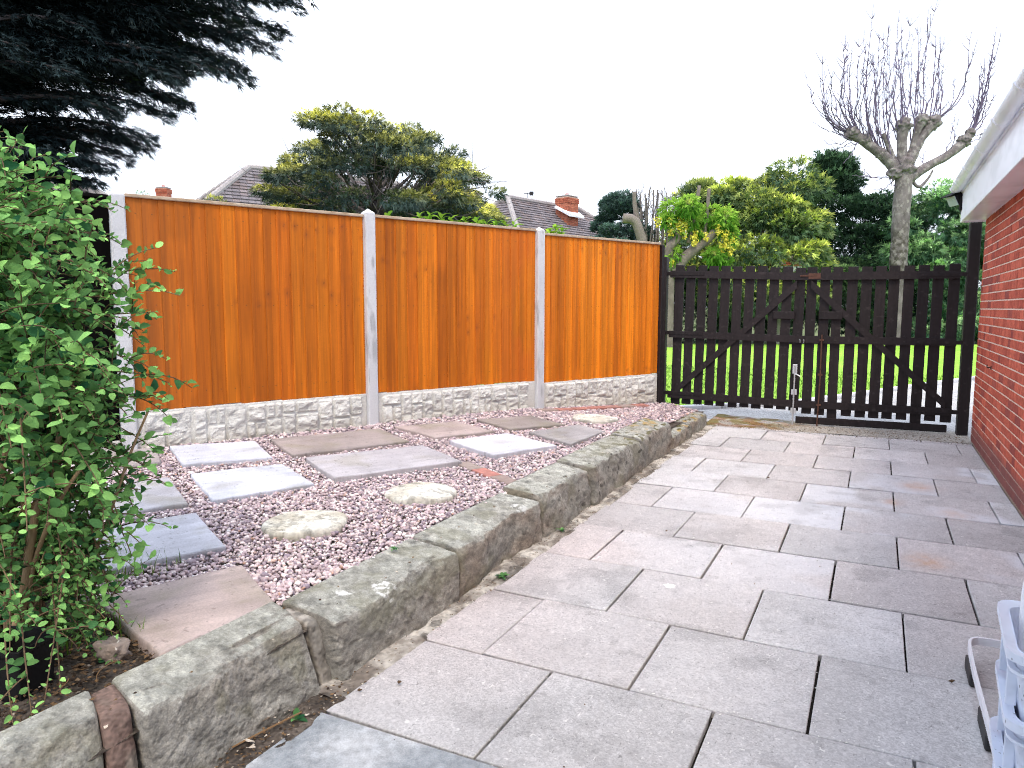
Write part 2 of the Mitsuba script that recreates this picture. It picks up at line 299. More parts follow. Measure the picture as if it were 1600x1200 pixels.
def old_brick2(p, n, uv):
    c = mix((0.105, 0.082, 0.072), (0.215, 0.140, 0.118), fbm(p.x * 14, p.y * 14, p.z * 14, 4))
    return mix(c, (0.20, 0.19, 0.165), smoothstep(0.5, 0.7, fbm(p.x * 9, p.y * 9, p.z * 9 + 4, 3)) * 0.6) * (0.6 + 0.8 * noise(p.x * 120, p.y * 120, p.z * 120))
mat('old_brick', old_brick2, 0.95, lambda p, n, uv: fbm(p.x * 60, p.y * 60, p.z * 60, 4), 0.012)
def rubble_col(p, n, uv):
    c = mix((0.16, 0.125, 0.105), (0.36, 0.30, 0.27), fbm(p.x * 35, p.y * 35, p.z * 35, 4))
    return mix(c, (0.6, 0.57, 0.53), smoothstep(0.8, 0.86, noise(p.x * 90, p.y * 90, p.z * 90)))
mat('rubble_face', rubble_col, 0.95, lambda p, n, uv: fbm(p.x * 80, p.y * 80, p.z * 80, 4), 0.012)
def debris_col(p, n, uv):
    c = mix((0.030, 0.020, 0.015), (0.20, 0.12, 0.06), uv.x)
    return mix(c, (0.50, 0.44, 0.37), smoothstep(0.72, 0.82, uv.y))
mat('litter', debris_col, 0.9)


# ------------------------------------------------------------------ helpers
class Geo:
    """Collects pieces (vertices, triangles, one uv pair per piece) into one mesh."""
    def __init__(self): self.v, self.f, self.t, self.n = [], [], [], 0
    def add(self, v, f, uv=(0.5, 0.5)):
        v = np.asarray(v, float); f = np.asarray(f, int)
        if f.shape[1] == 4: f = np.vstack([f[:, [0, 1, 2]], f[:, [0, 2, 3]]])
        uv = np.asarray(uv, float)
        self.v.append(v); self.f.append(f + self.n); self.t.append(np.broadcast_to(uv, (len(v), 2)) if uv.ndim == 1 else uv); self.n += len(v)
        return self
    def arrays(self): return np.vstack(self.v), np.vstack(self.f), np.vstack(self.t)
    def shape(self, bsdf, smooth=False):
        v, f, t = self.arrays(); bsdf = 'mat_' + bsdf
        if smooth not in (True, False): 
            return mikit.ply((v, f), bsdf, smooth=smooth)
        return mikit.ply((v, f), bsdf, smooth=smooth, uv=t)

counts = {}
def numbered(key):
    n = counts.get(key, 0); counts[key] = n + 1
    return key if n == 0 else f'{key}_{n:03d}'
def thing(name, label, category, group=None):
    k = numbered(name); labels[k] = {'label': label, 'category': category}
    if group: labels[k]['group'] = group
    return k
def part(parent, name, shape, label=None, stuff=False):
    k = numbered(f'{parent}__{name}'); scene[k] = shape
    if label: labels[k] = {'label': label}
    if stuff: labels.setdefault(k, {})['kind'] = 'stuff'
    return k
def single(name, shape, label, category, group=None):
    k = thing(name, label, category, group); scene[k] = shape; return k
def structure(name, shape, label):
    scene[name] = shape; labels[name] = {'label': label, 'kind': 'structure'}; return name
def stuff(name, shape, label, category):
    scene[name] = shape; labels[name] = {'label': label, 'category': category, 'kind': 'stuff'}; return name

def unit(a): a = np.asarray(a, float); return a / (np.linalg.norm(a, axis=-1, keepdims=True) + 1e-12)

BOXF = np.array([[0, 3, 2, 1], [4, 5, 6, 7], [0, 1, 5, 4], [1, 2, 6, 5], [2, 3, 7, 6], [3, 0, 4, 7]])
def box(x0, x1, y0, y1, z0, z1):
    return np.array([[x0, y0, z0], [x1, y0, z0], [x1, y1, z0], [x0, y1, z0], [x0, y0, z1], [x1, y0, z1], [x1, y1, z1], [x0, y1, z1]], float), BOXF
def cbox(x0, x1, y0, y1, z0, z1, c=0.003):
    """A box with chamfered edges (24 vertices)."""
    lo, hi = np.array([x0, y0, z0]), np.array([x1, y1, z1]); V, idx = [], {}
    for sx in (0, 1):
        for sy in (0, 1):
            for sz in (0, 1):
                s = np.array([sx, sy, sz]); p = np.where(s, hi, lo)
                for a in range(3):
                    q = p + np.where(s, -1, 1) * c * (np.arange(3) != a)
                    idx[(sx, sy, sz, a)] = len(V); V.append(q)
    m = manifold_hull(np.array(V))
    return m
_hull_cache = {}
def manifold_hull(V):
    h = trimesh.convex.convex_hull(V)
    return np.array(h.vertices), np.array(h.faces)
CB = cbox(-1, 1, -1, 1, -1, 1, 0.1)
def chamfer_box(x0, x1, y0, y1, z0, z1, c=0.004):
    """Fast: the template's corner offsets rescaled to chamfer c."""
    v = CB[0]; h = np.array([x1 - x0, y1 - y0, z1 - z0]) / 2; m = np.array([x1 + x0, y1 + y0, z1 + z0]) / 2
    cc = np.minimum(c, 0.45 * h)
    near = np.abs(np.abs(v) - 1) < 1e-6
    return m + np.sign(v) * np.where(near, h, h - cc), CB[1]

def frame(o, ex, ey, ez=(0, 0, 1)):
    M = np.stack([np.asarray(ex, float), np.asarray(ey, float), np.asarray(ez, float)], 1); o = np.asarray(o, float)
    return lambda v: np.asarray(v) @ M.T + o

def tube(pts, rad, sides=6, cap=True):
    p = np.asarray(pts, float); n = len(p); rad = np.broadcast_to(np.asarray(rad, float), (n,))
    t = np.gradient(p, axis=0); t = unit(t)
    ref = np.array([0.31, 0.17, 0.93]) if abs(t[:, 2]).mean() < 0.8 else np.array([0.9, 0.3, 0.1])
    a = unit(np.cross(t, ref)); b = np.cross(t, a)
    ang = np.arange(sides) * 2 * np.pi / sides
    v = p[:, None] + rad[:, None, None] * (np.cos(ang)[None, :, None] * a[:, None] + np.sin(ang)[None, :, None] * b[:, None])
    v = v.reshape(-1, 3); F = []
    i, j = np.meshgrid(np.arange(n - 1), np.arange(sides), indexing='ij')
    q = np.stack([i * sides + j, i * sides + (j + 1) % sides, (i + 1) * sides + (j + 1) % sides, (i + 1) * sides + j], -1).reshape(-1, 4)
    f = np.vstack([q[:, [0, 1, 2]], q[:, [0, 2, 3]]])
    if cap:
        v = np.vstack([v, p[:1], p[-1:]]); k = np.arange(sides)
        f = np.vstack([f, np.stack([k * 0 + n * sides, (k + 1) % sides, k], 1), np.stack([k * 0 + n * sides + 1, (n - 1) * sides + k, (n - 1) * sides + (k + 1) % sides], 1)])
    return v, f
def spline(pts, n):
    p = np.asarray(pts, float); 
    if len(p) == 2: return p[0] + (p[1] - p[0]) * np.linspace(0, 1, n)[:, None]
    d = np.r_[0, np.cumsum(np.linalg.norm(np.diff(p, axis=0), axis=1))]; d /= d[-1]
    from scipy.interpolate import PchipInterpolator
    return PchipInterpolator(d, p)(np.linspace(0, 1, n))

def grid_box(size, seg):
    """A closed box surface with shared vertices on a regular grid, centred on 0."""
    nx, ny, nz = [max(2, int(round(s / seg))) for s in size]
    m = {}; V = []; F = []
    def vid(i, j, k):
        key = (i, j, k)
        if key not in m: m[key] = len(V); V.append((i / nx - .5, j / ny - .5, k / nz - .5))
        return m[key]
    for k, flip in ((0, 1), (nz, 0)):
        for i in range(nx):
            for j in range(ny):
                q = [vid(i, j, k), vid(i + 1, j, k), vid(i + 1, j + 1, k), vid(i, j + 1, k)]; F.append(q[::-1] if flip else q)
    for j, flip in ((0, 0), (ny, 1)):
        for i in range(nx):
            for k in range(nz):
                q = [vid(i, j, k), vid(i + 1, j, k), vid(i + 1, j, k + 1), vid(i, j, k + 1)]; F.append(q[::-1] if flip else q)
    for i, flip in ((0, 1), (nx, 0)):
        for j in range(ny):
            for k in range(nz):
                q = [vid(i, j, k), vid(i, j + 1, k), vid(i, j + 1, k + 1), vid(i, j, k + 1)]; F.append(q[::-1] if flip else q)
    return np.array(V) * np.asarray(size), np.array(F)
def rounded(v, size, r):
    h = np.asarray(size) / 2; inner = np.clip(v, -(h - r), h - r); d = v - inner
    L = np.linalg.norm(d, axis=1, keepdims=True)
    return inner + np.where(L > 1e-9, d / np.maximum(L, 1e-9) * np.minimum(L, r), 0)

def flagstone(poly, top, thick, seed, bevel=0.008, seg=0.05, rough=0.003, wob=0.004):
    """A riven slab from a convex outline: worn edge, undercut sides, slightly uneven face."""
    r = np.random.RandomState(seed); poly = np.asarray(poly, float)[:, :2]
    if (poly[1, 0] - poly[0, 0]) * (poly[2, 1] - poly[1, 1]) - (poly[1, 1] - poly[0, 1]) * (poly[2, 0] - poly[1, 0]) < 0: poly = poly[::-1]
    P = []
    for a, b in zip(poly, np.roll(poly, -1, 0)):
        n = max(2, int(np.linalg.norm(b - a) / seg)); P += [a + (b - a) * k / n for k in range(n)]
    P = np.array(P); c = P.mean(0); N = len(P)
    nrm = unit(np.stack([np.roll(P, -1, 0)[:, 1] - np.roll(P, 1, 0)[:, 1], -(np.roll(P, -1, 0)[:, 0] - np.roll(P, 1, 0)[:, 0])], 1))
    w = (meshkit.fbm(np.c_[P * 14, np.full(N, seed * 1.7)], 3) - .5) * 2 * wob
    P = P + nrm * w[:, None]
    out = unit(P - c); rings = [(P - out * 0.006, -thick), (P, -bevel * 1.6), (P - out * bevel * 0.55, -bevel * .35), (P - out * bevel * 1.5, 0)]
    Q = rings[-1][0]; V = [np.c_[a, np.full(N, z)] for a, z in rings]
    for s in (0.88, 0.7, 0.5, 0.3, 0.12): V.append(np.c_[c + (Q - c) * s, np.zeros(N)])
    V = np.vstack(V + [np.r_[c, 0][None]]); K = len(V) // N
    hgt = (meshkit.fbm(np.c_[V[:, :2] * 7, np.full(len(V), seed)], 3) - .5) * 2 * rough
    V[N * 2:, 2] += hgt[N * 2:]
    V[:, 2] += top if np.isscalar(top) else top(V[:, :2])
    F = []
    i = np.arange(N); j = (i + 1) % N
    for k in range(K - 1):
        F += [np.stack([k * N + i, k * N + j, (k + 1) * N + j], 1), np.stack([k * N + i, (k + 1) * N + j, (k + 1) * N + i], 1)]
    F.append(np.stack([(K - 1) * N + i, (K - 1) * N + j, i * 0 + len(V) - 1], 1))
    return V, np.vstack(F)

def sheet(x0, x1, y0, y1, z, nx=1, ny=1, zf=None):
    X, Y = np.meshgrid(np.linspace(x0, x1, nx + 1), np.linspace(y0, y1, ny + 1), indexing='ij')
    Z = np.full(X.shape, z, float) if zf is None else zf(X, Y)
    v = np.stack([X, Y, Z], -1).reshape(-1, 3); i, j = np.meshgrid(np.arange(nx), np.arange(ny), indexing='ij'); s = ny + 1
    return v, np.stack([i * s + j, (i + 1) * s + j, (i + 1) * s + j + 1, i * s + j + 1], -1).reshape(-1, 4)
def poly_sheet(pts, z):
    m = trimesh.creation.triangulate_polygon(__import__('shapely').Polygon(pts), engine='earcut')
    return np.c_[m[0], np.full(len(m[0]), z)], m[1]

R = np.random.RandomState(7); rnd = random.Random(7)

# ------------------------------------------------------------------ the ground in layers
structure('ground', Geo().add(*sheet(-900, 900, -60, 1500, -0.09, 30, 30)).shape('far_ground'), 'rough green ground stretching away behind the gardens')
structure('driveway', Geo().add(*poly_sheet([(-2.6, 8.86), (-2.6, 9.35), (-0.97, 10.95), (1.525, 16.05), (5.0, 22.0), (12, 24), (12, 8.86)], -0.012)).shape('drive_gravel'), 'pale grey gravel drive beyond the gate')
lawn_pts = [(-34, 9.6), (-2.75, 9.3), (-1.02, 11.0), (1.48, 16.1), (4.9, 22.1), (12, 24.2), (20, 30), (14, 37.8), (-34.7, 13.4)]
structure('lawn', Geo().add(*poly_sheet(lawn_pts, -0.004)).shape('lawn_grass'), 'bright mown lawn behind the gate')
g = Geo()
for a, b in zip([(-2.75, 9.3), (-1.02, 11.0), (1.48, 16.1), (4.9, 22.1)], [(-1.02, 11.0), (1.48, 16.1), (4.9, 22.1), (12, 24.2)]):
    a, b = np.array(a), np.array(b); L = np.linalg.norm(b - a); d = (b - a) / L; nn = np.array([d[1], -d[0]]); k = max(1, int(L / 0.9))
    for i in range(k):
        v, f = chamfer_box(i * L / k + .004, (i + 1) * L / k - .004, -.05, .05, -.06, .05 + rnd.uniform(-.006, .006), .012)
        g.add(frame((*a, 0), (*d, 0), (-nn[0], -nn[1], 0))(v), f, (rnd.random(), 0))
structure('lawn_kerb', g.shape('cast_concrete'), 'pale concrete kerb edging the lawn')

def grass_blades(name, spots, h, label, key='leaf_grass', w=0.006):
    g = Geo()
    for (x, y, z) in spots:
        a = R.uniform(0, 6.28); d = np.array([math.cos(a), math.sin(a), 0]); s = np.array([-d[1], d[0], 0]); hh = h * R.uniform(.5, 1.2); b = R.uniform(.1, .7) * hh
        p = np.array([x, y, z]); ww = w * R.uniform(.7, 1.3)
        v = np.array([p - s * ww, p + s * ww, p + d * b * .35 + [0, 0, hh * .6] + s * ww * .7, p + d * b * .35 + [0, 0, hh * .6] - s * ww * .7, p + d * b + [0, 0, hh]])
        g.add(v, [[0, 1, 2], [0, 2, 3], [3, 2, 4]], (R.uniform(), R.uniform()))
    return stuff(name, g.shape(key, True), label, 'grass')

def inside(pts, x, y):
    x, y = np.asarray(x, float), np.asarray(y, float); c = np.zeros(x.shape, bool); n = len(pts)
    for k in range(n):
        (x0, y0), (x1, y1) = pts[k], pts[(k + 1) % n]
        c ^= ((y0 > y) != (y1 > y)) & (x < (x1 - x0) * (y - y0) / (y1 - y0 + 1e-12) + x0)
    return c
bx, by = R.uniform(-6, 4, 26000), R.uniform(9.4, 17, 26000)
ok = inside(lawn_pts, bx, by); bx, by = bx[ok][:14000], by[ok][:14000]
grass_blades('lawn_blades', list(zip(bx, by, bx * 0 - .004)), 0.035, 'short grass blades standing on the lawn near its kerb')

# ------------------------------------------------------------------ paving: 600 mm slabs laid in stretcher bond
LEFT, RIGHT, PITCH = -1.625, 0.915, 0.6035
structure('concrete_apron', Geo().add(*sheet(-1.63, 0.915, -1.5, 1.796, 0.001, 8, 12, lambda X, Y: 0.001 + 0.004 * np.sin(X * 3 + Y * 2))).shape('concrete_apron', True), 'worn blue grey concrete apron in the foreground')
structure('paving', Geo().add(*sheet(-1.70, 0.93, 1.80, 8.66, -0.032)).shape('bedding'), 'dark bedding under the paving slabs')
counts['paving'] = 1
for row in range(12):
    y0 = 1.803 + row * PITCH; y1 = y0 + PITCH
    if row == 11: y1 = y0 + 0.10
    off = -1.0345 if row % 2 == 0 else -0.7385
    k = -3
    while True:
        x0 = off + 0.6005 * k; x1 = x0 + 0.6005; k += 1
        if x1 < LEFT + .06: continue
        if x0 > RIGHT - .06: break
        a, b = max(x0, LEFT + R.uniform(-.02, .02)), min(x1, RIGHT)
        gx, gy = R.uniform(.0024, .0050), R.uniform(.0028, .0052)
        dz, tx, ty = R.uniform(-.003, .003), R.uniform(-.004, .004), R.uniform(-.004, .004); cx, cy = (a + b) / 2, (y0 + y1) / 2
        if row == 3: gy = .0030
        top = lambda P, dz=dz, tx=tx, ty=ty, cx=cx, cy=cy: dz + (P[:, 0] - cx) * tx + (P[:, 1] - cy) * ty
        v, f = flagstone([(a + gx, y0 + gy), (b - gx, y0 + gy), (b - gx, y1 - gy), (a + gx, y1 - gy)], top, .045, R.randint(1e6), bevel=.0035, seg=.06, rough=.0012, wob=.0010)
        tone = R.uniform(.15, .8); hue = R.uniform(0, .45)
        if x0 > .7 and row in (6, 8, 9): tone, hue = 0.98, 0
        part('paving', 'slab', Geo().add(v, f, (tone, hue)).shape('paver', True))
structure('mossy_strip', Geo().add(*sheet(-1.76, 0.93, 8.52, 9.34, -0.006, 60, 32, lambda X, Y: -.010 + .022 * meshkit.fbm(np.stack([X * 9, Y * 9, X * 0], -1), 3) + .03 * np.clip((-1.0 - X), 0, 1) * (Y - 8.5))).shape('mossy_ground', True), 'mossy gritty strip between the paving and the gate')

# ------------------------------------------------------------------ dwarf wall of old sandstone blocks
wall = thing('dwarf_wall', 'low retaining wall of rough sandstone blocks between gravel bed and paving', 'wall')
def block(y0, y1, h, seed, x0=-1.985, x1=-1.685, bulge=.02, lean=0.0, key='sandstone', seg=.024, r=.016, uv=(.5, .5), amp=1.0, shear=0.0):
    size = (x1 - x0, y1 - y0, h + .06); v, f = grid_box(size, seg); v = rounded(v, size, r)
    c = np.array([(x0 + x1) / 2, (y0 + y1) / 2, (h - .06) / 2]); w = v + c
    n = unit(v / np.asarray(size) ** 1.0 * np.array([1, .35, 1])); front = np.clip(v[:, 0] / (size[0] / 2), 0, 1) ** 2; topf = np.clip(v[:, 2] / (size[2] / 2), 0, 1) ** 4
    q = w + seed * 3.1
    n1 = meshkit.fbm(q * [4, 3.2, 8], 4) - .5; n2 = np.abs(meshkit.fbm(q * [15, 11, 22], 3) - .5) * 1.6 - .25; n3 = meshkit.noise(q * [26, 26, 18]) 
    ridge = np.abs(meshkit.fbm(q * [6, 4, 11] + 5, 3) - .5)
    d = amp * (.026 * n1 * (.4 + front) - .014 * n2 * (.3 + front) - .022 * ridge * front + .004)
    if seed > 4: d -= amp * .012 * np.clip((n3 - .74) / .06, 0, 1) * (.5 + .5 * topf)
    d *= np.where(topf > .5, .55, 1)
    w = w + n * d[:, None]
    w[:, 0] += front * bulge * np.clip(1 - (v[:, 2] / (size[2] / 2)) ** 2, 0, 1)
    rs = np.random.RandomState(int(seed * 13) + 5)      # flat chips struck off the front and its upper edge
    for _ in range(int(26 * (y1 - y0) / .8 * amp) if key == 'sandstone' else 0):
        pc = np.array([x1 + rs.uniform(-.004, .012), rs.uniform(y0, y1), rs.uniform(-.02, h + .02)]); nn_ = unit(np.array([1, rs.uniform(-.55, .55), rs.uniform(-.5, .75)]))
        if rs.rand() < .4: pc[2] = h - rs.uniform(-.004, .03); nn_ = unit(np.array([1, rs.uniform(-.4, .4), rs.uniform(.5, 1.3)]))
        lim = .013 if nn_[2] < .5 * nn_[0] else .006
        over = np.maximum((w - pc) @ nn_ + rs.uniform(0, .006), 0) * np.clip(1.25 - np.linalg.norm((w - pc)[:, 1:], axis=1) / rs.uniform(.12, .34), 0, 1); w = w - np.minimum(over, lim)[:, None] * nn_
    w[:, 0] -= lean * np.clip((v[:, 0] / size[0] + .5) * 1.3, 0, 1) * np.clip(v[:, 2] / size[2] + .5, 0, 1)
    w[:, 1] -= shear * (w[:, 0] + 1.9)
    w[:, 2] += (w[:, 0] + 1.83) * -.10 * topf
    return Geo().add(w, f, uv).shape(key, True)
stones = [(0.10, 1.195, .255, -1.700, .140), (1.275, 1.93, .252, -1.690, .085), (1.985, 2.84, .238, -1.680, .020), (2.855, 3.80, .246, -1.690, .010), (3.825, 4.62, .272, -1.695, .02), (4.645, 5.80, .283, -1.69, .0), (5.81, 6.80, .290, -1.70, .0)]
for i, (a, b, h, xf, le) in enumerate(stones):
    part(wall, 'stone', block(a, b, h, i + 1, x1=xf, lean=le, shear=.45 * (i == 0) + .25 * (i == 1), uv=(R.uniform(), .35 + .65 * (i > 2)), seg=.015 if i < 3 else .022))
part(wall, 'stone', block(6.82, 7.62, .145, 11, x0=-1.90, x1=-1.675, uv=(.3, 1.0), seg=.03, bulge=.0))
part(wall, 'stone', block(7.63, 8.50, .150, 12, x0=-1.93, x1=-1.70, uv=(.7, 1.0), seg=.03, bulge=.0))
part(wall, 'brick', block(1.192, 1.278, .245, 21, shear=.40, x0=-1.975, x1=-1.712, lean=.118, key='old_brick', r=.010, uv=(.4, .42), amp=.45, bulge=.0), label='weathered reddish brick set between two wall stones')
for (a, b, h, le) in ((1.935, 1.990, .220, .075), (2.838, 2.862, .222, .02), (3.79, 3.835, .228, .02), (4.61, 4.655, .245, .02)):
    part(wall, 'mortar_joint', block(a, b, h, a, x0=-1.95, x1=-1.728, lean=le, key='mortar', r=.006, amp=1.1, bulge=.0, seg=.011))

structure('mortar_strip', Geo().add(*sheet(-1.74, -1.60, 1.88, 8.5, 0, 14, 500, lambda X, Y: -.012 + .022 * meshkit.fbm(np.stack([X * 22, Y * 11, X * 0 + 2], -1), 4) * np.clip((-1.585 - X) / .05, .3, 1) + .010 * (meshkit.noise(np.stack([X * 6, Y * 3.1, X * 0], -1)) > .5))).shape('mortar', True), 'crumbling mortar fillet along the foot of the dwarf wall')
structure('soil_strip', Geo().add(*sheet(-1.74, -1.60, -0.6, 1.90, 0, 12, 160, lambda X, Y: -.030 + .05 * meshkit.fbm(np.stack([X * 22, Y * 18, X * 0 + 2], -1), 4))).shape('soil', True), 'dark soil in the gap between wall and concrete')

# ------------------------------------------------------------------ raised bed
P0 = np.array([-4.775, 3.363]); U = np.array([.42162, .90677]); N2 = np.array([.90677, -.42162]); BAY = 1.93
def bed_z(x, y):
    x, y = np.asarray(x, float), np.asarray(y, float)
    zf = np.interp(y, [6.5, 8.6], [.335, .22]); zw = np.interp(y, [1.2, 2.0, 2.6, 6.6, 7.2, 8.6], [.205, .222, .24, .25, .19, .15])
    xf = -4.775 + (y - 3.363) * .465
    t = np.clip((-1.93 - x) / np.maximum(.3, -1.93 - xf), 0, 1); return zw + (zf - zw) * t
def bed_sheet(X, Y): return bed_z(X, Y) - .014 + .016 * (meshkit.fbm(np.stack([X * 9, Y * 9, X * 0], -1), 3) - .5)
structure('bed_soil', Geo().add(*sheet(-7.4, -1.80, -1.0, 8.75, 0, 150, 240, lambda X, Y: np.where(X > -1.9, bed_sheet(X, Y) - .012, bed_sheet(X, Y)) + np.where((Y < 1.9) & (X < -1.95), .05 * (meshkit.fbm(np.stack([X * 10, Y * 10, X * 0 + 4], -1), 4) - .55), 0))).shape('soil', True), 'dark crumbly soil of the raised bed')

step = {  # outline corners (x, y), tone, hue, label
 'a': ([(-4.55, 3.516), (-4.193, 3.99), (-3.697, 3.671), (-4.035, 3.212)], .93, .0, 'pale blue grey stepping slab nearest the left concrete post, right of the shrub'),
 'b': ([(-3.79, 3.07), (-3.509, 3.574), (-2.999, 3.308), (-3.227, 2.751)], .98, .0, 'pale blue white stepping slab between the round stone and the slab by the fence'),
 'c': ([(-4.10, 2.43), (-3.831, 2.95), (-3.285, 2.643), (-3.55, 2.12)], .55, .1, 'grey stepping slab half under the shrub, behind another grey slab'),
 'd': ([(-3.40, 2.03), (-3.115, 2.553), (-2.609, 2.288), (-2.86, 1.76)], .72, .05, 'blue grey stepping slab with its left side under the shrub, behind the pink slab'),
 'e': ([(-2.611, 1.66), (-2.384, 2.171), (-1.985, 1.962), (-2.028, 1.495)], .62, .85, 'pinkish stepping slab touching the dwarf wall beside the bare soil'),
 'f': ([(-4.135, 4.085), (-3.709, 4.899), (-3.225, 4.632), (-3.626, 3.787)], .22, .45, 'long brown stepping slab beside the middle concrete post'),
 'g': ([(-3.479, 3.748), (-3.036, 4.543), (-2.533, 4.274), (-2.96, 3.441)], .50, .2, 'long grey stepping slab in the middle of the gravel, touching the brick edging'),
 'h': ([(-3.662, 5.033), (-3.35, 5.556), (-2.861, 5.371), (-3.141, 4.868)], .45, .7, 'pinkish brown stepping slab close to the fence behind the white slab'),
 'i': ([(-3.244, 5.741), (-2.935, 6.24), (-2.507, 6.049), (-2.80, 5.54)], .10, .3, 'dark weathered stepping slab farthest along the fence'),
 'j': ([(-2.955, 4.789), (-2.725, 5.333), (-2.194, 5.154), (-2.441, 4.561)], 0.94, .12, 'whitest stepping slab, near the dwarf wall and showing its thick edge'),
 'k': ([(-2.612, 5.519), (-2.395, 6.139), (-2.10, 6.009), (-2.131, 5.30)], .25, .1, 'dark grey stepping slab close behind the dwarf wall'),
 'l': ([(-4.82, 3.0), (-4.60, 3.45), (-4.19, 3.174), (-4.40, 2.72)], .30, .4, 'dull brown stepping slab mostly hidden by the shrub beside the left post'),
}
slab_polys = []
for k, (poly, tone, hue, lab) in step.items():
    pl = np.array(poly); c = pl.mean(0); lift = .040 if k in 'jg' else .030
    top = lambda P, lift=lift: bed_z(P[:, 0], P[:, 1]) + lift
    v, f = flagstone(pl, top, .05, R.randint(1e6), bevel=.007, seg=.035, rough=.004, wob=.005)
    single('stepping_slab', Geo().add(v, f, (tone, hue)).shape('riven_slab', True), lab, 'paving slab', 'square stepping slabs in the gravel'); slab_polys.append(list(map(tuple, pl)))
rounds = [((-2.53, 2.72), .215, .185, 'round buff stepping stone nearest the camera, between slabs and dwarf wall', 1), ((-2.355, 3.50), .215, .20, 'round buff stepping stone in the middle, before the row of edging bricks', 2), ((-2.40, 6.58), .24, .20, 'farthest round stepping stone, by the red brick edging near the gate', 3)]
for (c, rx, ry, lab, sd) in rounds:
    a = np.linspace(0, 2 * np.pi, 40, endpoint=False); rr = 1 + .09 * (meshkit.noise(np.c_[np.cos(a) * 2 + sd * 5, np.sin(a) * 2, a * 0]) - .5)
    e1, e2 = U, np.array([-U[1], U[0]]); pl = np.array(c) + (np.cos(a) * rx * rr)[:, None] * e1 + (np.sin(a) * ry * rr)[:, None] * e2
    top = lambda P, c=c, rx=rx: bed_z(P[:, 0], P[:, 1]) + .036 + .006 * np.clip(1 - ((P - np.array(c)) ** 2).sum(1) / rx ** 2, 0, 1)
    v, f = flagstone(pl, top, .06, sd + 40, bevel=.012, seg=.03, rough=.008, wob=.010)
    single('round_stepping_stone', Geo().add(v, f, (.5, .5)).shape('round_stone', True), lab, 'stepping stone', 'round stepping stones in the gravel'); slab_polys.append(list(map(tuple, pl)))
# three bricks laid flat as edging, and a far row of red bricks
def flat_brick(c, ang, L, W, uv, lab, grp, seed, lift=.016):
    d = np.array([math.cos(ang), math.sin(ang)]); s = np.array([-d[1], d[0]]); c = np.array(c)
    pl = [c + d * a * L / 2 + s * b * W / 2 for a, b in ((-1, -1), (1, -1), (1, 1), (-1, 1))]
    top = lambda P: bed_z(P[:, 0], P[:, 1]) + lift
    v, f = flagstone(pl, top, .05, seed, bevel=.006, seg=.03, rough=.002, wob=.002)
    single('edging_brick', Geo().add(v, f, uv).shape('paving_brick', True), lab, 'brick', grp); slab_polys.append([tuple(p) for p in pl])
A0, A1 = np.array([-2.53, 4.30]), np.array([-1.99, 4.03]); an = math.atan2(*(A1 - A0)[::-1])
for t, uv, lab in ((.10, (.5, .05), 'grey edging brick touching the long grey slab'), (.45, (.6, .95), 'red edging brick between two grey ones'), (.80, (.3, .15), 'grey brown edging brick against the dwarf wall')):
    flat_brick(A0 + (A1 - A0) * t, an, .208, .11, uv, lab, 'short row of edging bricks at the dwarf wall', int(t * 99))
B0, B1 = np.array([-3.02, 6.62]), np.array([-2.36, 8.22]); an = math.atan2(*(B1 - B0)[::-1])
for k in range(7):
    flat_brick(B0 + (B1 - B0) * (k + .5) / 7, an, .228, .10, (.5, (.15, .85, .9, .95, .7, .12, .95)[k]), '%s brick, counted from the camera end, in the row along the fence foot' % ('nearest greyish', 'second', 'third', 'fourth', 'fifth', 'sixth, dull grey', 'last and farthest')[k], 'row of bricks along the fence foot', 70 + k, .022)

